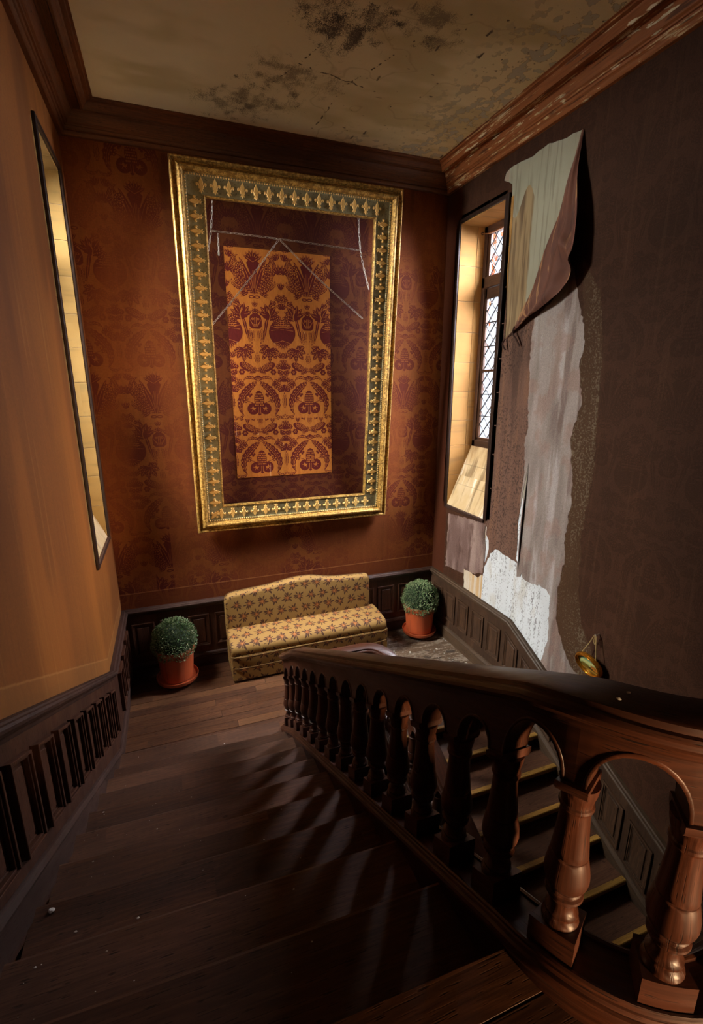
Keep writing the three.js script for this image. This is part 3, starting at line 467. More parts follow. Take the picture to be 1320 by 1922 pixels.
/* ------------------------------------------------ windows ------------------------------------------------ */
function stoneReveal(parent, side, zr) {   // side +1: right wall (reveal runs to +x), -1: left wall
  const X = side > 0 ? W : 0, D = 0.29, bx = (a, b) => side > 0 ? [X + a, X + b] : [X - b, X - a];
  const ys = side > 0 ? [1.67, 2.0, 2.34, 2.62, 2.93, 3.24, 3.55, 3.86, 4.20, 4.585] : [1.67, 1.95, 2.22, 2.47, 2.74, 3.02, 3.3, 3.56, 3.84, 4.1, 4.35, 4.585];
  for (const far of [true, false]) ys.slice(0, -1).forEach((y0, i) => {
    const z = far ? [zr[0] - 0.09, zr[0] + 0.004] : [zr[1] - 0.004, zr[1] + 0.09], cut = far ? 0.2 : 0.15;
    part('stone_block', boxAt(...bx(-0.0, cut), y0 + 0.0015, ys[i + 1] - 0.0015, z[0], z[1] - (far ? rr(0, .0006) : 0), 'y', 0.003), side > 0 ? M.stone : M.stonePale, parent);
    part('stone_block', boxAt(...bx(cut + 0.002, D + 0.09), y0 + 0.0015, ys[i + 1] - 0.0015, z[0], z[1], 'y', 0.003), side > 0 ? M.stone : M.stonePale, parent);
  });
  for (let i = 0; i < 3; i++) { const a = lerp(zr[0], zr[1], i / 3), b = lerp(zr[0], zr[1], (i + 1) / 3); part('stone_block', boxAt(...bx(0, D + 0.09), 4.578, 4.66, a + 0.001, b - 0.001, 'z', 0.003), side > 0 ? M.stone : M.stonePale, parent); }
  // steep sill in two courses
  const sl = (t0, t1) => { const x = (t) => D * t, y = (t) => lerp(1.66, 2.34, t); return [[x(t0), y(t0)], [x(t1), y(t1)], [x(t1) + 0.09, y(t1) - 0.04], [x(t0) + 0.09, y(t0) - 0.04]]; };
  for (const [t0, t1] of [[0, .36], [.364, .68], [.684, 1]]) {
    const g = prism(sl(t0, t1).map(([a, b]) => [X + side * a, b]), zr[0], zr[1], 'xyz', 'y'); const uv = g.attributes.uv, p = g.attributes.position;
    for (let i = 0; i < p.count; i++) uv.setXY(i, p.getY(i), p.getZ(i));
    part('sill_stone', g, M.sill, parent);
  }
}
function leadedWindow(name, label, side, zr, withLeaves) {
  const w = struct(name, label), X = side > 0 ? W : 0; stoneReveal(w, side, zr);
  const fx = side > 0 ? [X + 0.285, X + 0.345] : [X - 0.345, X - 0.285], inset = side > 0 ? [X + 0.30, X + 0.33] : [X - 0.33, X - 0.30];
  const z0 = zr[0], z1 = zr[1], st = 0.095;
  const bar = (ya, yb, za, zb, gr, xx = fx, r = 0.006) => part('frame_bar', boxAt(...xx, ya, yb, za, zb, gr, r), M.winFrame, w);
  bar(2.32, 4.58, z0, z0 + 0.055, 'y'); bar(2.32, 4.58, z1 - 0.055, z1, 'y'); bar(4.505, 4.58, z0, z1, 'z'); bar(2.32, 2.40, z0, z1, 'z'); bar(3.99, 4.10, z0, z1, 'z');
  bar(3.88, 3.985, z0 + 0.05, z1 - 0.05, 'z', inset); bar(2.395, 2.435, z0 + 0.05, z1 - 0.05, 'z', inset);
  for (const q of [[z0 + 0.055, z0 + st], [z1 - st, z1 - 0.055]]) { bar(2.40, 3.99, ...q, 'y', inset); bar(4.10, 4.505, ...q, 'y', inset); }
  bar(3.14, 3.165, z0 + st, z1 - st, 'z', inset);
  const gx = X + side * 0.317;
  for (const [ya, yb] of [[2.435, 3.14], [3.165, 3.88], [4.10, 4.505]]) {
    part('pane', boxAt(gx - 0.0015, gx + 0.0015, ya, yb, z0 + st, z1 - st), M.glass, w);
    // lead cames: a net of diamonds
    const bits = [], a0 = z0 + st, a1 = z1 - st, dz = 0.14, dy = 0.15, seg = (p, q) => { const L = Math.hypot(q[0] - p[0], q[1] - p[1]); if (L < 0.01) return; const b = new THREE.BoxGeometry(0.007, 0.0085, L); b.rotateX(-Math.atan2(q[1] - p[1], q[0] - p[0])); b.translate(gx, (p[1] + q[1]) / 2, (p[0] + q[0]) / 2); bits.push(b); };
    const k = dy / dz;
    for (let c = -40; c < 60; c++) for (const s of [1, -1]) { // lines y = ya + s*k*(z-a0) + c*dy
      let lo = a0, hi = a1; const Y = (z) => ya + s * k * (z - a0) + c * dy, inv = (y) => a0 + (y - ya - c * dy) / (s * k);
      const zA = inv(ya), zB = inv(yb); lo = Math.max(lo, Math.min(zA, zB)); hi = Math.min(hi, Math.max(zA, zB)); if (hi > lo + 0.004) seg([lo, Y(lo)], [hi, Y(hi)]);
    }
    for (const y of [ya + (yb - ya) / 3, ya + 2 * (yb - ya) / 3]) if (yb - ya > 0.5) bits.push(new THREE.BoxGeometry(0.014, 0.009, a1 - a0).translate(gx - side * 0.008, y, (a0 + a1) / 2));
    part('lead_came', mergeGeometries(bits), M.lead, w, { label: 'diamond lead lattice' });
  }
  // architrave round the opening on the wall face
  const ax = side > 0 ? [W - 0.022, W] : [0, 0.022], aw = 0.035;
  part('architrave', boxAt(...ax, winY[0] - aw, winY[1] + aw, z0 - aw, z0, 'y', 0.006), M.archi, w);
  part('architrave', boxAt(...ax, winY[0] - (side > 0 ? 0 : aw), winY[1] + aw, z1, z1 + aw * 1.5, 'y', 0.006), M.archi, w);
  part('architrave', boxAt(...ax, winY[1], winY[1] + aw, z0, z1, 'z', 0.006), M.archi, w);
  part('architrave', boxAt(...ax, winY[0] - aw, winY[0], z0, z1, 'z', 0.006), M.wainTop, w);
  return w;
}
leadedWindow('window_1', 'leaded window in a deep stone reveal on the right wall', 1, winZ);
leadedWindow('window_2', 'tall stone window recess in the left wall', -1, [winZ[0], winZ[1] + 0.03]);
{ // window of the upper hall, behind the camera
  const w = struct('window_3', 'low window of the upper hall'), z0 = FRONT + 0.16, z1 = FRONT + 0.21;
  for (const q of [[2.03, 2.06, 1.68, 2.4], [2.42, 2.45, 1.68, 2.4], [2.06, 2.42, 1.68, 1.71], [2.06, 2.42, 2.37, 2.4]]) part('frame_bar', boxAt(...q, z0, z1, 'y', .004), M.winFrame, w);
  part('pane', boxAt(2.06, 2.42, 1.71, 2.37, FRONT + .183, FRONT + .187), M.glass, w);
}

/* ------------------------------------------------ floors ------------------------------------------------ */
const plankMat = () => M.plank[Math.floor(rnd() * M.plank.length)];
{ const f = struct('floor', 'worn board floor of the half landing');
  part('subfloor', prism([[0, 0], [W, 0], [W, 1.80], [2.30, 1.80], [2.30, 1.50], [1.37, 1.50], [1.37, 1.37], [0, 1.37]].map(([x, z]) => [x, z]), -0.22, -0.024, 'xzy', 'x'), M.void, f);
  const d = 0.094; let z = 0.02;
  for (let i = 0; z < 1.79; i++) {
    const z1 = Math.min(z + d, 1.81), xa = z > 1.47 ? 2.30 : z > 1.36 ? 1.36 : 0.02; let x = xa, first = true;
    while (x < W - 0.02) { let L = first ? rr(0.5, 1.9) : rr(1.2, 2.2), e = Math.min(x + L, W - 0.02); if (W - e < 0.35) e = W - 0.02; if (x < 2.45 && e > 2.75) e = 2.45 + rr(0, .25);
      part('plank', boxAt(x + .001, e - .001, -0.024, rr(-.0012, .0012), z + .0012, z1 - .0012, 'x', 0.002), x > 2.3 ? M.dusty : plankMat(), f); x = e; first = false; }
    z = z1;
  }
}
{ const f = struct('floor', 'oak board floor of the upper landing');
  part('subfloor', prism([[0, 4.30], [1.352, 4.30], [1.387, 4.418], [1.44, 4.492], [1.532, 4.555], [1.652, 4.58], [W, 4.58], [W, FRONT], [0, FRONT]], UP - 0.25, UP - 0.03, 'xzy', 'x'), M.void, f);
  const mk = (pts, m) => part('plank', prism(pts, UP - 0.03, UP, 'xzy', 'x', 0.002), m, f);
  mk([[0, 4.28], [1.352, 4.315], [1.387, 4.418], [0, 4.418]], M.plank[1]); mk([[0, 4.421], [1.389, 4.421], [1.44, 4.492], [1.532, 4.555], [0, 4.555]], M.plank[3]);
  let z = 4.558; for (let i = 0; z < FRONT - 0.01; i++) { const e = Math.min(z + 0.19, FRONT); let x = 0, m = rr(1.2, 2.4); mk([[0, z + .001], [m - .001, z + .001], [m - .001, e - .001], [0, e - .001]], plankMat()); mk([[m, z + .001], [W, z + .001], [W, e - .001], [m, e - .001]], plankMat()); z = e; }
}
{ const f = struct('floor', 'dark floor of the hall below'); part('boards', boxAt(-0.3, W + 0.3, LOW - 0.2, LOW, -0.3, FRONT, 'x'), M.plank[3], f); }

/* ------------------------------------------------ wainscot ------------------------------------------------ */
const CAPP = [[0, -0.03], [0.022, -0.03], [0.028, -0.018], [0.03, -0.006], [0.042, 0], [0.05, 0.012], [0.058, 0.016], [0.06, 0.03], [0.052, 0.04], [0.038, 0.042], [0.03, 0.05], [0, 0.052]];
const BASEP = [[0, -0.16], [0.03, -0.16], [0.03, -0.04], [0.036, -0.034], [0.04, -0.02], [0.034, -0.008], [0.04, -0.002], [0.034, 0.01], [0.024, 0.016], [0, 0.018]];
const wall = { // sweep direction and prism axes for each panelled wall
  back: { axes: 'xyz', at: (s, y) => ({ x: s, y, z: 0, tx: 1, tz: 0 }), sg: 1, d: (a, b) => [a, b] },
  left: { axes: 'zyx', at: (s, y) => ({ x: 0, y, z: s, tx: 0, tz: 1 }), sg: -1, d: (a, b) => [a, b] },
  right: { axes: 'zyx', at: (s, y) => ({ x: W, y, z: s, tx: 0, tz: 1 }), sg: 1, d: (a, b) => [W - b, W - a] },
};
function panelGeo(k, q, deep) { // q: four corners (s, y); a raised bolection frame round a fielded panel
  const w = wall[k], cx = (q[0][0] + q[1][0]) / 2, inset = (e) => {   // inset parallelogram with vertical sides
    const [a, b, c, d] = q, sl = (b[1] - a[1]) / (b[0] - a[0]), st = (c[1] - d[1]) / (c[0] - d[0]);
    return [[a[0] + e, a[1] + sl * e + e], [b[0] - e, b[1] - sl * e + e], [c[0] - e, c[1] - st * e - e], [d[0] + e, d[1] + st * e - e]];
  };
  const ring = (e0, e1, h) => prism(inset(e0), ...w.d(0.018, h), w.axes, 'y', 0.002, [inset(e1)]);
  const f = [ring(0, 0.014, deep), ring(0.013, 0.024, deep * 0.82), ring(0.023, 0.032, 0.024), prism(inset(0.048), ...w.d(0.0205, 0.028), w.axes, 'y', 0.004)];
  return mergeGeometries(f.map((g) => { for (const n of Object.keys(g.attributes)) if (!['position', 'normal', 'uv'].includes(n)) g.deleteAttribute(n); return g; }));
}
function wainscot(name, label, k, lines, panels, deep = 0.042, mats = [M.wain, M.wainPanel, M.wainTop]) {
  const t = struct(name, label), w = wall[k], pts = (l) => l.map(([s, y]) => w.at(s, y));
  const poly = [...lines.foot, ...[...lines.cap].reverse()];
  part('backing', prism(poly, ...w.d(0.0, 0.02), w.axes, 'y'), mats[0], t);
  part('cap_rail', sweep(pts(lines.cap), CAPP.map(([a, b]) => [a * w.sg, b]), { crease: 0.5 }), mats[2], t);
  part('skirting', sweep(pts(lines.base), BASEP.map(([a, b]) => [a * w.sg, b]), { crease: 0.5 }), mats[2], t);
  for (const q of panels) part('panel', panelGeo(k, q, deep), mats[1], t);
  return t;
}
const rect4 = (a, b, y0, y1) => [[a, y0], [b, y0], [b, y1], [a, y1]];
{ // back wall: small panels at either end, hidden ones behind the sofa keep the same rhythm
  const ps = []; for (let i = 0; i < 13; i++) { const a = 0.075 + i * 0.2755; if (a + 0.215 < W - 0.03) ps.push(rect4(a, a + 0.215, 0.25, 0.62)); }
  wainscot('wainscot_back', 'low dark panelling along the back wall', 'back', { cap: [[0, 0.735], [W, 0.735]], base: [[0, 0.155], [W, 0.155]], foot: [[0, 0], [W, 0]] }, ps, 0.034);
}
const NL = (z) => -0.555 + 0.522 * z, NR = (z) => -0.488 * (z - 1.81);
{ const ps = [rect4(0.13, 0.33, 0.25, 0.62), rect4(0.42, 0.62, 0.25, 0.62), rect4(0.71, 0.92, 0.25, 0.62)];
  for (let i = 0; i < 11; i++) { const b = 1.24 + i * 0.2715, a = b - 0.2; if (i === 0 || b > 4.2) continue; ps.push([[a, NL(a) + .2], [b, NL(b) + .2], [b, NL(b) + .59], [a, NL(a) + .59]]); }
  wainscot('wainscot_left', 'dark panelled dado climbing the left wall', 'left', {
    cap: [[0, .735], [1.15, .735], [4.30, 2.38], [FRONT, 2.38]], base: [[0, .155], [1.3, .155], [4.25, UP + .16], [FRONT, UP + .16]], foot: [[0, 0], [1.3, 0], [4.25, UP - 0.05], [FRONT, UP - 0.05]] }, ps, 0.05);
}
{ const ps = [rect4(.115, .323, .265, .622), rect4(.395, .605, .265, .622), rect4(.663, .87, .265, .622), rect4(.938, 1.153, .265, .622), rect4(1.218, 1.436, .265, .622)];
  for (let i = 0; i < 15; i++) { const a = 1.503 + i * 0.2565, b = a + 0.2; ps.push([[a, .265 - .488 * (a - 1.503)], [b, .265 - .488 * (b - 1.503)], [b, .642 - .488 * (b - 1.503)], [a, .642 - .488 * (a - 1.503)]]); }
  wainscot('wainscot_right', 'weathered dark panelling descending beside the lower flight', 'right', {
    cap: [[0, .735], [1.55, .735], [5.4, .735 - .488 * 3.85]], base: [[0, .15], [1.62, .15], [5.4, .15 - .488 * 3.78]], foot: [[0, 0], [1.75, -0.05], [5.4, -0.05 - .488 * 3.65]] }, ps, 0.036, [wood(0x573f2e, oakB, .75), wood(0x5f4532, oakA, .7), wood(0x64503e, oakB, .7)]);
}

/* ------------------------------------------------ stairs ------------------------------------------------ */
const NZ = [1.335, 1.672, 1.937, 2.225, 2.517, 2.80, 3.09, 3.387, 3.673, 3.965, 4.275];   // nosings of the upper flight at the wall
{ const t = thing('stair_flight', 'upper flight of dark worn oak steps leading down to the sofa', 'staircase');
  const skew = (g) => { const p = g.attributes.position; for (let i = 0; i < p.count; i++) p.setZ(i, p.getZ(i) + 0.034 * p.getX(i)); return g; };
  const tm = [M.tread, M.tread2, M.tread3];
  for (let k = 0; k < 10; k++) { const y = 0.15 * (k + 1), z = NZ[k], e = NZ[k + 1] + 0.035, r = 0.014;
    const pr = [[z + r, y], [z + 0.004, y - 0.005], [z, y - 0.014], [z + 0.003, y - 0.026], [z + 0.012, y - 0.033], [z + 0.03, y - 0.036]];
    const cut = z + (e - z) * (k % 2 ? 0.72 : 0.62);
    if (k > 0 && k !== 4) { part('tread', skew(prism([...pr, [cut - .0008, y - 0.036], [cut - .0008, y]], 0.021, 1.29, 'zyx', 'x')), tm[k % 3], t); part('tread', skew(prism([[cut + .0008, y], [cut + .0008, y - .036], [e, y - 0.036], [e, y - .0006]], 0.021, 1.29, 'zyx', 'x')), tm[(k + 1) % 3], t); }
    else part('tread', skew(prism([...pr, [e, y - 0.036], [e, y]], 0.021, 1.29, 'zyx', 'x')), tm[k % 3], t);
  }
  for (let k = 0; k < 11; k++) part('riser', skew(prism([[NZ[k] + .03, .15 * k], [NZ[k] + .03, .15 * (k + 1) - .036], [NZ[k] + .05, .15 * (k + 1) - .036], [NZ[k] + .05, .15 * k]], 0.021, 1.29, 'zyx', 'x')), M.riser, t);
  part('nosing', skew(prism([[4.29, UP], [4.279, UP - .006], [4.276, UP - .016], [4.28, UP - .028], [4.3, UP - .036], [4.32, UP - .036], [4.32, UP - 0.031], [4.3, UP - 0.031]], 0.021, 1.29, 'zyx', 'x')), M.plank[1], t);
  part('soffit', prism([[1.42, 0.02], [4.32, 1.53], [4.32, 1.44], [1.42, -0.06]], 0.021, 1.29, 'zyx', 'z'), M.riser, t);
}
{ const t = thing('stair_flight', 'lower flight of dark steps with pale worn nosings, right of the balustrade', 'staircase');
  const strip = wood(0xcfa253, oakB, 0.6);
  for (let k = 1; k <= 15; k++) { const y = -0.125 * k, z = 1.81 + 0.256 * k, b = z - 0.256 - 0.03;
    part('tread', prism([[b, y - .034], [z, y - .034], [z, y - 0.003], [z - .003, y], [b, y]], 2.295, W - 0.021, 'zyx', 'x'), M.tread3, t);
    part('nosing_strip', prism([[z - .03, y + .0004], [z - .03, y + .003], [z + .004, y + .003], [z + .0085, y - .002], [z + .0085, y - .036], [z + .0005, y - .036], [z + .0005, y + .0004]], 2.295, W - 0.021, 'zyx', 'x'), strip, t);
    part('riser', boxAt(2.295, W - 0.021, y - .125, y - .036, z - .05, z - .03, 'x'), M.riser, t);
  }
  part('nosing_strip', prism([[1.79, .0022], [1.79, .004], [1.815, .004], [1.819, -.002], [1.819, -.036], [1.8105, -.036], [1.8105, .0022]], 2.295, W - 0.021, 'zyx', 'x'), strip, t);
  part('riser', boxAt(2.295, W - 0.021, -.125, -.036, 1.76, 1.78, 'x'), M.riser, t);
  part('soffit', prism([[1.8, -0.17], [5.65, -2.05], [5.65, -2.16], [1.8, -0.28]], 2.295, W - 0.021, 'zyx', 'z'), M.riser, t);
}

/* ------------------------------------------------ balustrade ------------------------------------------------ */
const path = []; let refS = 0;
{ // plan: along the upper landing edge, round the well, down the rake, across the half landing, down the lower flight
  const raw = []; const add = (x, z, tx, tz, y) => raw.push({ x, z, tx, tz, y }); const ds = 0.02;
  const yl = (z) => 0.15 + 0.522 * (z - 1.35), TOP = 1.728;
  for (let x = W - 0.06; x > 1.652; x -= ds) add(x, 4.58, -1, 0, TOP);
  for (let i = 0; i <= 22; i++) { const a = i / 22 * Math.PI / 2; add(1.652 - 0.30 * Math.sin(a), 4.28 + 0.30 * Math.cos(a), -Math.cos(a), -Math.sin(a), Math.min(TOP, yl(4.28 + 0.30 * (Math.PI / 2 - a)))); }
  for (let z = 4.26; z > 1.585; z -= ds) { const e = smooth(1.95 - z, 0, 0.37); add(1.352, z, 0, -1, Math.min(TOP, yl(z)) - 0.05 * e); if (refS === 0 && z <= 4.205) refS = raw.length - 1; }
  for (let i = 0; i <= 10; i++) { const a = i / 10 * Math.PI / 2; add(1.422 - 0.07 * Math.cos(a), 1.58 - 0.07 * Math.sin(a), Math.sin(a), -Math.cos(a), lerp(0.22, 0.125, smooth(i, 0, 10))); }
  for (let x = 1.44; x < 2.03; x += ds) add(x, 1.51, 1, 0, lerp(0.125, 0.105, smooth(x, 1.46, 1.7)));
  const yr = (z) => -0.488 * (z - 1.84);
  for (let i = 0; i <= 14; i++) { const a = i / 14 * Math.PI / 2; add(2.03 + 0.2 * Math.sin(a), 1.71 - 0.2 * Math.cos(a), Math.cos(a), Math.sin(a), lerp(0.105, yr(1.71), smooth(i, 3, 14))); }
  for (let z = 1.73; z < 5.4; z += ds) add(2.23, z, 0, 1, yr(z));
  const ys = raw.map((q) => q.y), nn = 7; raw.forEach((q, i) => { let t = 0, w = 0; for (let j = -nn; j <= nn; j++) { const k = clamp(i + j, 0, raw.length - 1), g = 1 - Math.abs(j) / (nn + 1); t += ys[k] * g; w += g; } q.y = t / w; });
  let s = 0; raw.forEach((q, i) => { if (i) s += Math.hypot(q.x - raw[i - 1].x, q.z - raw[i - 1].z); q.s = s; path.push(q); }); refS = path[refS].s + 0.016;
}
const SEND = path[path.length - 1].s;
function at(s) { let lo = 0, hi = path.length - 1; s = clamp(s, 0, SEND); while (hi - lo > 1) { const m = (lo + hi) >> 1; if (path[m].s <= s) lo = m; else hi = m; } const a = path[lo], b = path[hi], t = clamp((s - a.s) / (b.s - a.s), 0, 1), q = {}; for (const k of ['x', 'y', 'z', 'tx', 'tz']) q[k] = lerp(a[k], b[k], t); const L = Math.hypot(q.tx, q.tz); q.tx /= L; q.tz /= L; q.s = s; return q; }
const span = (a, b, n) => { const o = []; for (let i = 0; i <= n; i++) o.push(at(lerp(a, b, i / n))); return o; };
{
  const t = thing('balustrade', 'dark carved oak balustrade with arched handrail winding round the stairwell', 'balustrade');
  const sym = (h) => [...h, ...[...h].reverse().map(([a, b]) => [-a, b])];
  const railP = sym([[0.043, .694], [0.05, .691], [0.0525, .683], [0.054, .679], [0.062, .677], [0.069, .669], [0.071, .66], [0.067, .651], [0.056, .648], [0.052, .641], [0.046, .639], [0.044, .62]]);
  const SP = 0.202, first = refS - SP * Math.floor(refS / SP), stations = []; for (let s = first; s < SEND - 0.08; s += SP) stations.push(s);
  const joints = [0, refS - 0.62, refS + 1.5, refS + 2.62, refS + 3.5, SEND];
  for (let i = 0; i < joints.length - 1; i++) part('handrail', sweep(span(joints[i] + 0.0006, joints[i + 1] - 0.0006, Math.max(8, Math.round((joints[i + 1] - joints[i]) / 0.025))), railP, { crease: 0.45, s0: i * 0.7 }), M.rail, t);
  const curbP = sym([[0.046, .014], [0.047, .022], [0.054, .024], [0.058, .02], [0.06, .014], [0.064, .012], [0.068, .004], [0.076, .001], [0.08, -.008], [0.08, -.018], [0.074, -.026], [0.07, -.04], [0.07, -.31]]);
  for (let i = 0; i < joints.length - 1; i++) part('base_rail', sweep(span(joints[i], joints[i + 1], Math.max(8, Math.round((joints[i + 1] - joints[i]) / 0.03))), curbP, { crease: 0.45, s0: i }), M.rail, t);
  // arched spandrel boards, one per bay
  const SPR = 0.482, TH = 0.034;
  for (let i = 0; i < stations.length - 1; i++) {
    const sm = stations[i] + SP / 2, bend = smooth(refS + 0.04 - sm, 0, 0.08), R = lerp(0.068, 0.078, bend), RISE = lerp(0.08, 0.112, bend), us = [-SP / 2, -0.09]; for (let k = 0; k <= 16; k++) us.push(-R * Math.cos(k / 16 * Math.PI)); us.push(0.09, SP / 2);
    const bot = (u) => Math.abs(u) >= R - 1e-6 ? SPR - 0.006 : SPR + Math.sqrt(R * R - u * u) * RISE / R;
    const pos = [], idx = [], uv = [], N = us.length;
    us.forEach((u) => { const q = at(sm + u); for (const a of [-TH, TH]) for (const b of [0.628, bot(u)]) { pos.push(q.x - q.tz * a, q.y + b, q.z + q.tx * a); uv.push(sm + u, q.y * 0.3 + b + (a > 0 ? 0.2 : 0)); } });
    for (let k = 0; k < N - 1; k++) { const a = k * 4, b = a + 4; idx.push(a, b, a + 1, a + 1, b, b + 1, a + 2, a + 3, b + 2, a + 3, b + 3, b + 2, a + 1, b + 1, a + 3, a + 3, b + 1, b + 3); }
    idx.push(0, 1, 2, 1, 3, 2); const e = (N - 1) * 4; idx.push(e, e + 2, e + 1, e + 1, e + 2, e + 3);
    const g = new THREE.BufferGeometry(); g.setAttribute('position', new THREE.Float32BufferAttribute(pos, 3)); g.setAttribute('uv', new THREE.Float32BufferAttribute(uv, 2)); g.setIndex(idx);
    const arch = part('arch', toCreasedNormals(g, 0.6), M.rail, t);
    // raised moulding that follows the arch on both faces
    for (const sd of [-1, 1]) { const pp = [], ii = []; let n = 0; for (let k = 0; k <= 16; k++) { const c = k / 16 * Math.PI, u = -Math.cos(c), v = Math.sin(c); for (const [r, d] of [[R - .001, TH], [R - .001, TH + .003], [R + .005, TH + .003], [R + .006, TH]]) { const q = at(sm + u * r); pp.push(q.x - q.tz * d * sd, q.y + SPR + v * r * RISE / R, q.z + q.tx * d * sd); } if (k) for (let j = 0; j < 3; j++) { const a0 = (k - 1) * 4 + j, a1 = k * 4 + j; ii.push(a0, a0 + 1, a1, a0 + 1, a1 + 1, a1); } }
      const gg = new THREE.BufferGeometry(); gg.setAttribute('position', new THREE.Float32BufferAttribute(pp, 3)); gg.setIndex(ii); gg.setAttribute('uv', new THREE.Float32BufferAttribute(pp.flatMap((_, q) => q % 3 === 0 ? [pp[q] + pp[q + 2], pp[q + 1]] : []), 2)); gg.computeVertexNormals(); const mm = M.archMould ??= Object.assign(M.rail.clone(), { side: THREE.DoubleSide }); part('arch_mould', gg, mm, arch); }
  }
  // turned balusters on raked plinths
  const H = 0.415, prof = [[0, 0], [.036, 0], [.0405, .012], [.0415, .03], [.039, .05], [.034, .066], [.032, .072], [.0335, .08], [.036, .088], [.036, .1], [.032, .108], [.028, .122], [.0255, .15], [.0265, .18], [.031, .2], [.038, .215], [.041, .23], [.0405, .246], [.035, .254], [.034, .26], [.037, .266], [.0385, .276], [.037, .286], [.0345, .29], [.040, .3], [.0455, .326], [.048, .36], [.0472, .4], [.044, .45], [.0405, .495], [.0385, .508], [.0365, .512], [.0368, .518], [.0392, .522], [.0378, .56], [.0345, .65], [.032, .74], [.031, .815], [.0312, .826], [.0345, .832], [.0365, .845], [.0355, .86], [.0325, .868], [.0328, .885], [.035, .91], [.039, .95], [.041, 1], [0, 1]].map(([r, t]) => [r, t * 0.392]);
  const bg = lathe(prof, 24, 0.5);
  stations.forEach((s, i) => {
    const q = at(s); if (i === 0) return;
    const b = part('baluster', bg, M.baluster, t); b.position.set(q.x, q.y + 0.08, q.z); b.rotation.y = rr(0, 6);
    const back = new THREE.Matrix4().makeTranslation(q.x, q.y + 0.08, q.z).multiply(new THREE.Matrix4().makeRotationY(b.rotation.y)).invert();
    const pl = sweep(span(s - .046, s + .046, 4), [[-.045, -.02], [.045, -.02], [.045, .09], [-.045, .09]], { crease: 0.4, s0: s }); pl.applyMatrix4(back);
    const cp = sweep(span(s - .03, s + .03, 4), [[-.038, .456], [-.042, .462], [-.044, .468], [-.044, .48], [.044, .48], [.044, .468], [.042, .462], [.038, .456]], { crease: 0.4, s0: s }); cp.applyMatrix4(back);
    part('plinth', pl, M.baluster, b); part('capital', cp, M.baluster, b);
  });
}

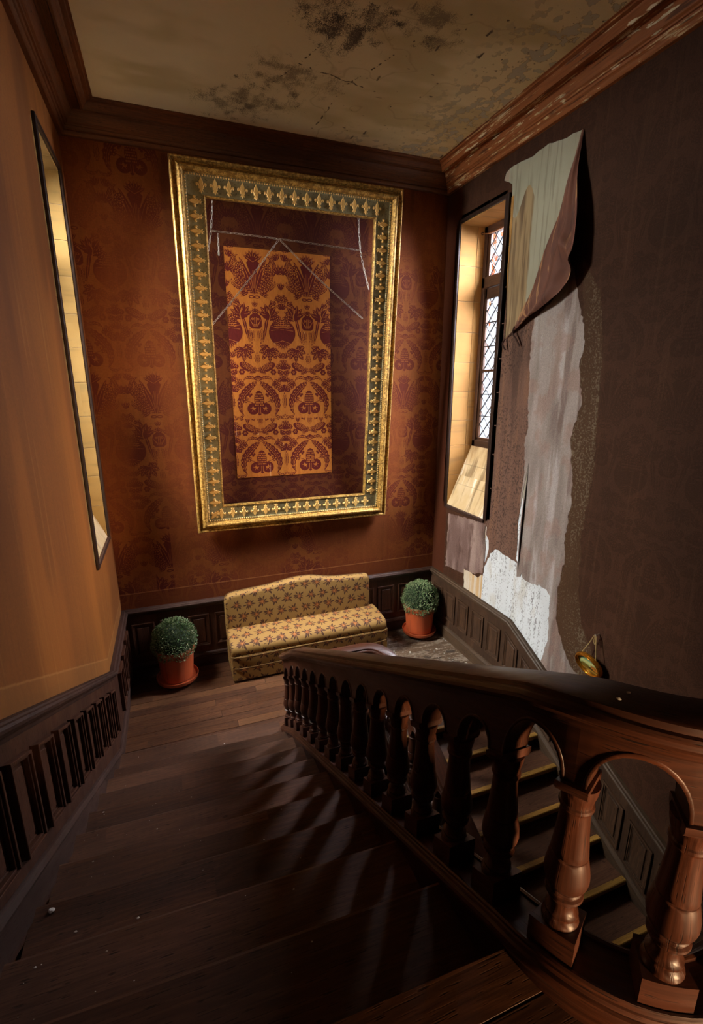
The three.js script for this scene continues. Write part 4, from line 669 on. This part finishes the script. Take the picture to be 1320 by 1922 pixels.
/* ------------------------------------------------ gilded frame and its chains ------------------------------------------------ */
{
  const t = thing('picture_frame', 'large empty gilded picture frame with green frieze of gold lilies, leaning from the back wall', 'picture frame', [1.836, 1.555, 0.05]);
  t.rotation.x = Math.atan(0.28 / 3.225);
  const FW = 2.07, FH = 3.235;
  const ring = (prof, mat, name, crease = 0.6) => {   // prof: (inset, height); mitred rectangle
    const pos = [], uv = [], idx = [], m = prof.length; let L = [0]; for (let j = 1; j < m; j++) L.push(L[j - 1] + Math.hypot(prof[j][0] - prof[j - 1][0], prof[j][1] - prof[j - 1][1]));
    const cs = [[-1, 0], [1, 0], [1, 1], [-1, 1]], pt = (c, w) => [c[0] * (FW / 2 - w), c[1] ? FH - w : w];
    for (let k = 0; k < 4; k++) { const A = cs[k], B = cs[(k + 1) % 4]; for (const e of [A, B]) for (let j = 0; j < m; j++) { const q = pt(e, prof[j][0]); pos.push(q[0], q[1], prof[j][1]); uv.push(k % 2 ? q[1] : q[0], L[j] + k * .3); } const o = k * 2 * m; for (let j = 0; j < m - 1; j++) idx.push(o + j, o + m + j, o + j + 1, o + j + 1, o + m + j, o + m + j + 1); }
    const g = new THREE.BufferGeometry(); g.setAttribute('position', new THREE.Float32BufferAttribute(pos, 3)); g.setAttribute('uv', new THREE.Float32BufferAttribute(uv, 2)); g.setIndex(idx);
    return part(name, toCreasedNormals(g, crease), mat, t);
  };
  ring([[0, 0], [0, .05], [.004, .066], [.012, .073], [.02, .07], [.025, .06], [.03, .052], [.034, .052], [.037, .058], [.041, .052], [.044, .05], [.05, .062], [.06, .08], [.072, .09], [.084, .09], [.094, .08], [.1, .064], [.104, .055], [.106, .044]], M.gold, 'moulding');
  ring([[.106, .044], [.124, .04], [.126, .036], [.252, .028], [.254, .03]], M.frieze, 'frieze');
  ring([[.252, .026], [.254, .036], [.259, .039], [.263, .034], [.267, .034], [.27, .03], [.27, 0]], M.gold, 'inner_lip');
  ring([[.27, 0], [.01, -0.006], [0, 0]], M.void, 'back_face');
  const bead = new THREE.SphereGeometry(0.0075, 6, 4), beads = []; const per = (w, step, fn) => { const x = FW / 2 - w, n1 = Math.round(2 * x / step), n2 = Math.round((FH - 2 * w) / step); for (let i = 0; i < n1; i++) { fn(-x + 2 * x * (i + .5) / n1, w); fn(-x + 2 * x * (i + .5) / n1, FH - w); } for (let i = 0; i < n2; i++) { fn(-x, w + (FH - 2 * w) * (i + .5) / n2); fn(x, w + (FH - 2 * w) * (i + .5) / n2); } };
  per(0.115, 0.0215, (x, y) => beads.push([x, y])); const im = new THREE.InstancedMesh(bead, M.goldBright, beads.length); im.name = 'beading'; beads.forEach(([x, y], i) => im.setMatrixAt(i, new THREE.Matrix4().makeTranslation(x, y, .043))); im.userData.kind = 'stuff'; im.castShadow = true; t.add(im);
  // fleur-de-lis
  const s = new THREE.Shape(); s.moveTo(0, .05); s.bezierCurveTo(.004, .036, .017, .026, .013, .012); s.bezierCurveTo(.011, .005, .008, .002, .008, -.002); s.bezierCurveTo(.012, .016, .024, .022, .031, .014); s.bezierCurveTo(.036, .006, .031, -.004, .024, -.002); s.bezierCurveTo(.026, .004, .02, .006, .016, -.002); s.bezierCurveTo(.013, -.008, .014, -.01, .015, -.014); s.lineTo(.008, -.016); s.bezierCurveTo(.009, -.022, .014, -.026, .014, -.034); s.lineTo(.006, -.029); s.lineTo(0, -.042);
  const half = s.getPoints(5), full = [...half, ...half.slice(1, -1).reverse().map((p) => new THREE.Vector2(-p.x, p.y))];
  const fg = new THREE.ExtrudeGeometry(new THREE.Shape(full), { depth: 0.004, bevelEnabled: true, bevelThickness: 0.004, bevelSize: 0.003, bevelOffset: -0.003, bevelSegments: 1, curveSegments: 5 });
  const fx = (x, y, r) => { const m = part('fleur_de_lis', fg, M.goldBright, t); m.position.set(x, y, .0325); m.rotation.z = r; m.scale.set(1.32, 1.32, 1.2); };
  const mid = 0.19, nx = 15, ny = 25;
  for (let i = 0; i < nx; i++) { const x = lerp(-FW / 2 + mid, FW / 2 - mid, (i + .45) / nx); fx(x, FH - mid, 0); fx(x, mid, Math.PI); }
  for (let i = 0; i < ny; i++) { const y = lerp(mid + .06, FH - mid - .06, (i + .5) / ny); fx(-FW / 2 + mid, y, Math.PI / 2); fx(FW / 2 - mid, y, -Math.PI / 2); }
  fx(-FW / 2 + mid - .01, mid - .01, Math.PI * .75);
}
{ const p = boxAt(1.235, 2.26, 2.07, 4.24, 0.0005, 0.004, 'x'), uv = p.attributes.uv, q = p.attributes.position; for (let i = 0; i < q.count; i++) uv.setXY(i, (q.getX(i) - 1.235) / 1.025, (q.getY(i) - 2.07) / 2.17);
  const m = part('damask_panel', p, M.freshPaper, scene); m.userData = { label: 'bright orange and maroon damask panel on the wall inside the gilded frame', category: 'fabric panel' }; }
const linkG = (() => { const c = new THREE.CurvePath(), r = .0065, h = .0135; const pts = []; for (let i = 0; i < 14; i++) { const a = i / 14 * 2 * Math.PI; pts.push(new THREE.Vector3(Math.cos(a) * r, Math.sin(a) * r + (Math.sin(a) >= 0 ? h : -h), 0)); } return new THREE.TubeGeometry(new THREE.CatmullRomCurve3(pts, true), 16, 0.0023, 5, true); })();
function chain(label, pts, sag = 0) {
  const t = thing('hanging_chain', label, 'chain', pts[0], 0, undefined), v = pts.map((p) => new THREE.Vector3(...p).sub(new THREE.Vector3(...pts[0])));
  const cp = new THREE.CatmullRomCurve3(v.length === 2 && sag ? [v[0], v[0].clone().lerp(v[1], .5).add(new THREE.Vector3(0, -sag, 0)), v[1]] : v, false, 'centripetal');
  const n = Math.round(cp.getLength() / 0.035), u = new THREE.Vector3(0, 1, 0);
  for (let i = 0; i < n; i++) { const m = part('chain_link', linkG, M.chain, t), q = cp.getPointAt((i + .5) / n); m.position.copy(q); m.quaternion.setFromUnitVectors(u, cp.getTangentAt((i + .5) / n).normalize()); m.rotateY(i % 2 ? 1.1 : -0.45); }
}
chain('pale chain dropping inside the left edge of the gilded frame', [[1.155, 4.62, .12], [1.122, 4.328, .11], [1.075, 4.12, .16]]);
chain('pale chain dropping inside the right edge of the gilded frame', [[2.52, 4.62, .12], [2.547, 4.293, .11], [2.62, 3.93, .16]]);
chain('pale chain stretched across the top of the frame opening', [[1.122, 4.328, .10], [1.736, 4.322, .09], [2.547, 4.293, .10]]);
chain('chain slanting down left from the middle of the cross chain', [[1.73, 4.31, .09], [1.42, 3.93, .09], [1.06, 3.52, .12]]);
chain('chain slanting down right from the middle of the cross chain', [[1.75, 4.31, .09], [2.1, 4.02, .09], [2.57, 3.66, .12]]);
chain('short loose chain end dangling below the left of the cross chain', [[1.183, 4.31, .095], [1.179, 4.135, .095]]);

/* ------------------------------------------------ sofa ------------------------------------------------ */
{
  const t = thing('sofa', 'armless mustard sofa with brown autumn leaf sprigs and a humped back', 'sofa', [1.88, 0, 0.28]);
  const X0 = -0.875, X1 = 0.87, rows = (g) => planarUV(g, 'x', .3, .2, 1.2);
  const mk = (pts, d0, d1, axes, b, seg) => { const s = new THREE.Shape(); const c = pts; s.moveTo(...c[0]); for (let i = 1; i < c.length; i++) s.lineTo(...c[i]); const g = new THREE.ExtrudeGeometry(s, { depth: d1 - d0 - 2 * b, bevelEnabled: true, bevelThickness: b, bevelSize: b, bevelOffset: -b, bevelSegments: seg, curveSegments: 4 }); g.translate(0, 0, d0 + b); if (axes === 'zyx') { g.rotateY(Math.PI / 2); g.scale(1, 1, -1); const ix = g.index; const p = g.attributes.position; for (let i = 0; i < p.count; i += 3) for (const k of ['position']) { const a = [p.getX(i), p.getY(i), p.getZ(i)]; p.setXYZ(i, p.getX(i + 1), p.getY(i + 1), p.getZ(i + 1)); p.setXYZ(i + 1, ...a); } } g.deleteAttribute('normal'); g.deleteAttribute('uv'); const q = mergeVertices(g, 1e-4); return rows(toCreasedNormals(q, 0.75)); };
  const hump = []; const top = [[X0, .34], [X0, .74], [X0 + .01, .79], [X0 + .05, .82], [-.62, .845], [-.4, .862], [-.25, .885], [-.1, .905], [0, .908], [.12, .9], [.25, .872], [.38, .852], [.5, .846], [.62, .838], [X1 - .1, .832], [X1 - .075, .82], [X1 - .065, .79], [X1 - .065, .34]];
  const curve = new THREE.CatmullRomCurve3(top.slice(1, -1).map((p) => new THREE.Vector3(p[0], p[1], 0)), false, 'centripetal').getPoints(48).map((p) => [p.x, p.y]);
  const back = part('backrest', mk([top[0], top[top.length - 1], ...[...curve].reverse()], -0.275, -0.165, 'xyz', 0.035, 4), M.sofa, t);
  const pipe = (pts, r = .006) => new THREE.TubeGeometry(new THREE.CatmullRomCurve3(pts.map((p) => new THREE.Vector3(...p)), false, 'centripetal'), 60, r, 5);
  part('piping', pipe(curve.map(([x, y]) => [x, y - .004, -.262])), M.piping, back);
  part('seat_cushion', mk([[-.2, .30], [.185, .30], [.195, .32], [.197, .36], [.185, .395], [.16, .415], [.1, .43], [-.05, .44], [-.2, .44]].map(([z, y]) => [z, y]), X0, X1, 'zyx', 0.022, 4), M.sofa, t);
  part('base', mk([[-.26, .025], [.2, .025], [.2, .30], [-.26, .30]], X0 + .005, X1 + .01, 'zyx', 0.012, 2), M.sofa, t);
  part('welt', pipe([[X0, .297, -.2], [X0 - .0, .297, .17], [X0 + .02, .297, .2], [0, .297, .203], [X1 - .01, .297, .203], [X1 + .008, .297, .18], [X1 + .008, .297, -.2]], .007), M.piping, t);
  part('welt', pipe([[X0 + .003, .17, -.2], [X0 + .003, .17, .17], [X0 + .02, .17, .2], [0, .17, .203], [X1 - .01, .17, .203], [X1 + .012, .17, .18], [X1 + .012, .17, -.2]], .006), M.piping, t);
  for (const [x, z] of [[X0 + .06, .15], [X1 - .06, .15], [X0 + .06, -.2], [X1 - .06, -.2]]) part('foot', new THREE.CylinderGeometry(.022, .016, .04, 10).translate(x, .02, z), M.void, t);
}
/* ------------------------------------------------ potted box balls ------------------------------------------------ */
{
  const t = thing('potted_boxwood', 'clipped green box ball in a terracotta pot left of the sofa', 'potted plant', [0.475, 0, 0.235]);
  const pot = part('pot', toCreasedNormals(new THREE.LatheGeometry([[0, .075], [.148, .075], [.155, .08], [.178, .36], [.181, .365], [.181, .378], [.191, .38], [.193, .388], [.193, .418], [.189, .424], [.182, .42], [.178, .40], [0, .395]].map((p) => new THREE.Vector2(...p)), 40), 0.5), M.terra, t);
  part('saucer', toCreasedNormals(new THREE.LatheGeometry([[0, .05], [.175, .05], [.198, .056], [.208, .092], [.206, .098], [.2, .094], [.19, .07], [0, .068]].map((p) => new THREE.Vector2(...p)), 40), 0.5), M.terra, t);
  for (let i = 0; i < 4; i++) { const a = i * Math.PI / 2 + .6, c = part('caster', new THREE.CylinderGeometry(.02, .02, .022, 12).rotateZ(Math.PI / 2).rotateY(a).translate(Math.cos(a) * .14, .021, Math.sin(a) * .14), M.iron, t); part('fork', new THREE.BoxGeometry(.02, .02, .03).rotateY(a).translate(Math.cos(a) * .13, .042, Math.sin(a) * .13), M.iron, c); }
  const CY = .475, RX = .215, RYY = .235;
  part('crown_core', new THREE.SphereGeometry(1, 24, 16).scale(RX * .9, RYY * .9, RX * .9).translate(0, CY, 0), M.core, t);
  const lg = new THREE.BufferGeometry(); lg.setAttribute('position', new THREE.Float32BufferAttribute([0, 0, 0, -.0055, .008, .0015, 0, .0075, -.001, .0055, .008, .0015, -.004, .015, .0005, .004, .015, .0005, 0, .019, 0], 3)); lg.setIndex([0, 2, 1, 0, 3, 2, 1, 2, 4, 2, 3, 5, 4, 2, 6, 2, 5, 6]); lg.computeVertexNormals();
  const N = 5200, im = new THREE.InstancedMesh(lg, M.leaf, N); im.name = 'foliage'; im.userData.kind = 'stuff'; im.castShadow = im.receiveShadow = true;
  const m4 = new THREE.Matrix4(), e = new THREE.Quaternion(), up = new THREE.Vector3(0, 1, 0), col = new THREE.Color();
  for (let i = 0; i < N; i++) { const u = rr(-.62, 1), a = rr(0, 6.283), r = Math.sqrt(1 - u * u), n = new THREE.Vector3(r * Math.cos(a), u, r * Math.sin(a)), k = rr(.86, 1.02) * (1 + .035 * Math.sin(a * 5 + u * 7)); const p = new THREE.Vector3(n.x * RX * k, CY + n.y * RYY * k, n.z * RX * k);
    e.setFromUnitVectors(up, n.clone().add(new THREE.Vector3(rr(-1, 1), rr(-.6, 1), rr(-1, 1)).multiplyScalar(.9)).normalize()); m4.compose(p, e, new THREE.Vector3().setScalar(rr(.7, 1.15))); im.setMatrixAt(i, m4); const q = rnd(); im.setColorAt(i, col.setRGB(lerp(.06, .36, q * q), lerp(.095, .36, q), lerp(.04, .22, q * q))); }
  t.add(im);
  const c = t.clone(); c.name = numbered('potted_boxwood'); c.position.set(3.30, 0, 0.235); c.rotation.y = 1.7; c.userData = { label: 'clipped green box ball in a terracotta pot in the corner right of the sofa', category: 'potted plant' }; scene.add(c);
}
/* ------------------------------------------------ torn flap of wall cloth ------------------------------------------------ */
{
  const E = [[1.82, 4.77], [1.77, 4.60], [1.70, 4.37], [1.60, 4.15], [1.48, 3.86], [1.35, 3.66], [1.23, 3.47], [1.12, 3.41]], Rr = [[1.835, 4.752, 0.01], [1.877, 4.55, 0.05], [1.931, 4.327, 0.09], [1.97, 4.112, 0.11], [1.992, 3.933, 0.12], [1.986, 3.841, 0.12], [1.917, 3.754, 0.12], [1.836, 3.684, 0.11], [1.749, 3.63, 0.1], [1.625, 3.594, 0.08], [1.48, 3.56, 0.06], [1.35, 3.495, 0.04], [1.14, 3.41, 0.01]]
;
  const cv = (p) => new THREE.CatmullRomCurve3(p.map((q) => new THREE.Vector3(0, q[1], q[0])), false, 'centripetal'), ce = cv(E), cr = cv(Rr), n = 70, m = 28, pos = [], uv = [], idx = [];
  const co = new THREE.CatmullRomCurve3(Rr.map((q) => new THREE.Vector3(q[2], q[1], q[0])), false, 'centripetal');
  for (let i = 0; i <= n; i++) for (let j = 0; j <= m; j++) {
    const t = i / n, s = j / m, a = ce.getPoint(t), b = co.getPoint(t), q = a.clone().lerp(b, s), wd = Math.sin(Math.PI * Math.pow(t, 0.8));
    const fold = Math.cos(s * 12 - t * 3 + 1.6 * Math.sin(t * 6)), sagx = 0.012 * wd * Math.sin(t * 15 + s * 4) * s, pocket = Math.exp(-(((t - .47) / .06) ** 2) - (((s - .75) / .22) ** 2));
    const out = lerp(0.012, b.x, Math.sin(s * Math.PI / 2)) + 0.022 * wd * fold * smooth(s, .08, .35) - 0.06 * pocket + 0.035 * Math.exp(-(((t - .38) / .035) ** 2)) * smooth(s, .35, .6) + 0.02 * (fbm(t * 9, s * 5, 3) - .5) * wd;
    pos.push(W - out, q.y + sagx, q.z + 0.01 * wd * Math.sin(t * 21 + s * 3)); uv.push(q.z * 1.2, q.y * .6);
  }
  for (let i = 0; i < n; i++) for (let j = 0; j < m; j++) { const a = i * (m + 1) + j; idx.push(a, a + 1, a + m + 1, a + 1, a + m + 2, a + m + 1); }
  const g = new THREE.BufferGeometry(); g.setAttribute('position', new THREE.Float32BufferAttribute(pos, 3)); g.setAttribute('uv', new THREE.Float32BufferAttribute(uv, 2)); g.setIndex(idx); g.computeVertexNormals();
  const map = texture(512, 512, (u, v, o) => { const st = fbm(u * 30, v * 5, 4), n = fbm(u * 6, v * 6, 4); mix3(o, hex('502f22'), hex('6e4433'), n); to(o, hex('3e2318'), smooth(st, .55, .75) * .5); to(o, hex('c39a63'), smooth(fbm(u * 14 + 4, v * 5 + 3, 4), .66, .74) * .6); });
  const t = thing('torn_wallpaper_flap', 'reddish brown torn wall cloth folded over and hanging beside the right window', 'wallpaper', [0, 0, 0]);
  part('folded_sheet', g, new THREE.MeshStandardMaterial({ map, bumpMap: map, bumpScale: .003, roughness: .8, side: THREE.DoubleSide }), t);
  const tail = (p) => new THREE.TubeGeometry(new THREE.CatmullRomCurve3(p.map((q) => new THREE.Vector3(W - q[0], q[2], q[1]))), 16, .008, 5);
  const dk = new THREE.MeshStandardMaterial({ color: 0x3a241a, roughness: .9 });
  part('tatter', tail([[.02, 1.26, 3.5], [.05, 1.28, 3.44], [.04, 1.32, 3.39], [.02, 1.35, 3.33]]), dk, t); part('tatter', tail([[.02, 1.14, 3.41], [.05, 1.15, 3.36], [.03, 1.17, 3.31]]), dk, t); part('tatter', tail([[.04, 1.71, 3.71], [.07, 1.68, 3.66], [.05, 1.70, 3.62]]), dk, t);
}
/* ------------------------------------------------ small oval picture on the right wall ------------------------------------------------ */
{
  const t = thing('oval_picture', 'small oval landscape picture in a ribbed gold frame hung low on the right wall', 'picture', [W - 0.012, 0.88, 2.525]);
  t.rotation.set(0, -Math.PI / 2, 0);   // local x -> world z, local z -> into the room
  const tilt = new THREE.Matrix4().makeRotationX(0.30).setPosition(0, 0, 0.036);
  const A = .125, B = .098, prof = [[1.0, -.012], [1.03, 0], [1.0, .012], [.97, .012], [.95, .022], [.91, .024], [.885, .014], [.86, .016], [.83, .022], [.80, .018], [.78, .008], [.78, -.012]], S = 48, pos = [], idx = [], uv = [];
  for (let i = 0; i <= S; i++) { const a = i / S * 2 * Math.PI; prof.forEach(([r, h], j) => { pos.push(A * r * Math.cos(a), B * r * Math.sin(a), h); uv.push(i / S, j / 12); }); }
  const m = prof.length; for (let i = 0; i < S; i++) for (let j = 0; j < m - 1; j++) { const q = i * m + j; idx.push(q, q + m, q + 1, q + 1, q + m, q + m + 1); }
  const g = new THREE.BufferGeometry(); g.setAttribute('position', new THREE.Float32BufferAttribute(pos, 3)); g.setAttribute('uv', new THREE.Float32BufferAttribute(uv, 2)); g.setIndex(idx); g.applyMatrix4(tilt);
  const gs = M.goldSmooth.clone(); gs.side = THREE.DoubleSide; part('oval_frame', toCreasedNormals(g, 0.6), gs, t);
  const c = document.createElement('canvas'); c.width = 256; c.height = 256; const x = c.getContext('2d'); const gr = x.createLinearGradient(0, 0, 0, 160); gr.addColorStop(0, '#4f8c84'); gr.addColorStop(1, '#a9b06a'); x.fillStyle = gr; x.fillRect(0, 0, 256, 256); x.fillStyle = '#b8bd7a'; for (let i = 0; i < 9; i++) { x.beginPath(); x.ellipse(30 + i * 18, 110 - 8 * (i % 3), 34, 16, 0, 0, 7); x.fill(); } x.fillStyle = '#4a4018'; x.fillRect(0, 160, 256, 96); x.fillStyle = '#6a5a22'; x.fillRect(30, 140, 90, 60); x.fillStyle = '#a86a22'; x.fillRect(150, 120, 90, 70); x.fillStyle = '#4a2a10'; for (let i = 0; i < 5; i++) x.fillRect(158 + i * 16, 138, 7, 18); x.fillStyle = '#2e2610'; x.fillRect(110, 170, 60, 20); x.fillStyle = '#8a6a2a'; x.fillRect(0, 205, 256, 20);
  const pg = new THREE.CircleGeometry(1, 40), pt = finish(new THREE.CanvasTexture(c), true, false); pg.scale(A * .8, B * .8, 1); pg.applyMatrix4(tilt);
  part('painting', pg, new THREE.MeshPhysicalMaterial({ map: pt, roughness: .35 }), t);
  const bg = new THREE.CylinderGeometry(1, 1, .008, 40).rotateX(Math.PI / 2).scale(A * .99, B * .99, 1).translate(0, 0, -.006); bg.applyMatrix4(tilt); part('backing', bg, M.void, t);
  const tube = (p, r) => new THREE.TubeGeometry(new THREE.CatmullRomCurve3(p.map((q) => new THREE.Vector3(...q))), 20, r, 6), cm = new THREE.MeshStandardMaterial({ color: 0x9c8452, roughness: .7 });
  part('cord', tube([[-.06, .088, .055], [-.02, .18, .04], [.012, .262, .03], [.02, .265, .028], [.045, .17, .04], [.07, .078, .052]], .0032), cm, t); part('cord', tube([[.012, .258, .03], [.012, .2, .03], [.022, .185, .03], [.026, .2, .03], [.02, .258, .03]], .003), cm, t);
  const n = thing('wall_nail', 'small bright nail holding the oval picture cord', 'nail', [W, 1.142, 2.541]); part('shank', new THREE.CylinderGeometry(.004, .004, .04, 8).rotateZ(Math.PI / 2).translate(-.02, 0, 0), M.chain, n); part('head', new THREE.CylinderGeometry(.008, .008, .005, 10).rotateZ(Math.PI / 2).translate(-.042, 0, 0), M.chain, n);
}
/* ------------------------------------------------ vine outside the right window, wire inside it ------------------------------------------------ */
{
  const t = thing('creeper_vine', 'orange autumn creeper leaves outside the right window panes', 'vine', [W + 0.55, 2.3, 0.3]);
  const stem = (p) => new THREE.TubeGeometry(new THREE.CatmullRomCurve3(p.map((q) => new THREE.Vector3(...q))), 30, .004, 5), sm = new THREE.MeshStandardMaterial({ color: 0x4a2c1a, roughness: .9 });
  part('stem', stem([[0, -.4, -.36], [.02, .4, -.33], [0, 1.2, -.34], [.02, 1.8, -.3], [0, 2.4, -.28]]), sm, t); part('stem', stem([[0, 1.6, -.33], [.02, 1.95, -.24], [0, 2.3, -.18]]), sm, t); part('stem', stem([[0, .1, -.34], [.01, .5, -.29], [0, .9, -.28]]), sm, t);
  const sh = new THREE.Shape(); for (let i = 0; i < 5; i++) { const a = -.6 + i * .72 - .3, b = a + .36; if (!i) sh.moveTo(0, 0); sh.lineTo(Math.sin(a) * .034 * (i === 2 ? 1.3 : 1), Math.cos(a) * .034 * (i === 2 ? 1.3 : 1) + .012); sh.lineTo(Math.sin(b) * .02, Math.cos(b) * .02 + .012); } sh.lineTo(0, 0);
  const lg = new THREE.ShapeGeometry(sh).rotateY(Math.PI / 2), lm = [0x6a2a0a, 0x743c0c, 0x50200a, 0x3d2410].map((c) => new THREE.MeshStandardMaterial({ color: c, roughness: .9, side: THREE.DoubleSide }));
  for (let i = 0; i < 46; i++) { const hi = i < 26, y = hi ? rr(1.85, 2.34) : rr(.2, 1.65), z = hi ? -.30 + .2 * rnd() * rnd() : -.33 + .07 * rnd(); const m = part('leaf', lg, lm[i % 4], t); m.position.set(rr(-.02, .06), y, z); m.rotation.set(rr(-1.5, 1.5), rr(-.4, .4), rr(-.3, .3)); m.scale.setScalar(rr(1.1, 1.6)); }
}
{ const t = thing('curtain_wire', 'thin sagging rusty wire across the head of the right window', 'wire', [W + 0.255, 4.5, 0.28]);
  part('wire', new THREE.TubeGeometry(new THREE.CatmullRomCurve3([[0, .02, 0], [0, -.005, .1], [0, -.012, .3], [0, .02, .71]].map((q) => new THREE.Vector3(...q))), 24, .006, 6), new THREE.MeshStandardMaterial({ color: 0x8a5a32, roughness: .6, metalness: .4 }), t);
  for (const z of [0, .71]) part('eyelet', new THREE.TorusGeometry(.012, .004, 6, 12).rotateX(.3).translate(0, .02, z), M.iron, t); }
/* ------------------------------------------------ fallen plaster ------------------------------------------------ */
const chipMat = new THREE.MeshStandardMaterial({ color: 0xc9c4ba, roughness: .95 });
const chipG = (k) => { const g = new THREE.IcosahedronGeometry(1, 1), p = g.attributes.position; for (let i = 0; i < p.count; i++) { const n = 0.75 + 0.5 * vn(p.getX(i) * 1.7 + k * 9 + 20, p.getY(i) * 1.7 + p.getZ(i) * 1.3 + 20); p.setXYZ(i, p.getX(i) * n, p.getY(i) * n * .45, p.getZ(i) * n * .75); } g.computeVertexNormals(); return g; };
const chips = [0, 1, 2].map(chipG);
{ const im = new THREE.InstancedMesh(chips[0], chipMat, 330); im.name = 'plaster_crumbs'; im.userData = { kind: 'stuff', label: 'pale plaster crumbs scattered on the dusty boards under the right window', category: 'debris' }; const m4 = new THREE.Matrix4(), q = new THREE.Quaternion(), c = new THREE.Color();
  for (let i = 0; i < 330; i++) { const s = Math.pow(rnd(), 3) * .012 + .0022, near = Math.pow(rnd(), 1.4); q.setFromAxisAngle(new THREE.Vector3(0, 1, 0), rr(0, 6)); m4.compose(new THREE.Vector3(W - .05 - near * 1.15, s * .4, rr(.1, 1.75)), q, new THREE.Vector3(s, s, s)); im.setMatrixAt(i, m4); im.setColorAt(i, c.setScalar(rr(.25, 1))); } scene.add(im); }
{ const im = new THREE.InstancedMesh(chips[1], chipMat, 120); im.name = 'plaster_dust_specks'; im.userData = { kind: 'stuff', label: 'tiny pale specks of plaster on the stair treads along the left wall', category: 'debris' }; const m4 = new THREE.Matrix4(), q = new THREE.Quaternion();
  for (let i = 0; i < 120; i++) { const k = Math.floor(rnd() * 10), x = .07 + 1.2 * Math.pow(rnd(), 2.2), s = Math.pow(rnd(), 4) * .005 + .0013, z = lerp(NZ[k] + .03, NZ[k + 1], rnd()) + .034 * x; m4.compose(new THREE.Vector3(x, .15 * (k + 1) + s * .3, z), q, new THREE.Vector3(s, s, s)); im.setMatrixAt(i, m4); } scene.add(im); }
const chipAt = (label, x, y, z, s, k) => { const m = part('plaster_chip', chips[k], chipMat, scene); m.position.set(x, y + s * .38, z); m.scale.setScalar(s); m.rotation.y = k + 1; m.userData = { label, category: 'plaster chip' }; };
chipAt('white plaster chip on a dark upper step beside the left wall', 0.085, 1.2, 3.43, .0125, 2);
chipAt('pale plaster lump on the dusty boards against the right skirting, nearest the handrail', 3.48, 0, 1.0, .02, 0);
chipAt('pale plaster lump on the dusty boards near the terracotta pot in the corner', 3.33, 0, 0.62, .016, 1);

chipAt('smaller pale fleck on the near bend of the handrail, right of the other fleck', 1.403, 2.4215, 4.435, .0045, 2);
chipAt('larger pale fleck on the near bend of the handrail, left of the other fleck', 1.368, 2.4215, 4.443, .005, 1);

renderer.shadowMap.type = THREE.PCFSoftShadowMap;
scene.traverse((o) => { if (o.isMesh) { o.castShadow = true; o.receiveShadow = true; } if (o.isLight) o.castShadow = true; });
renderer.render(scene, camera);
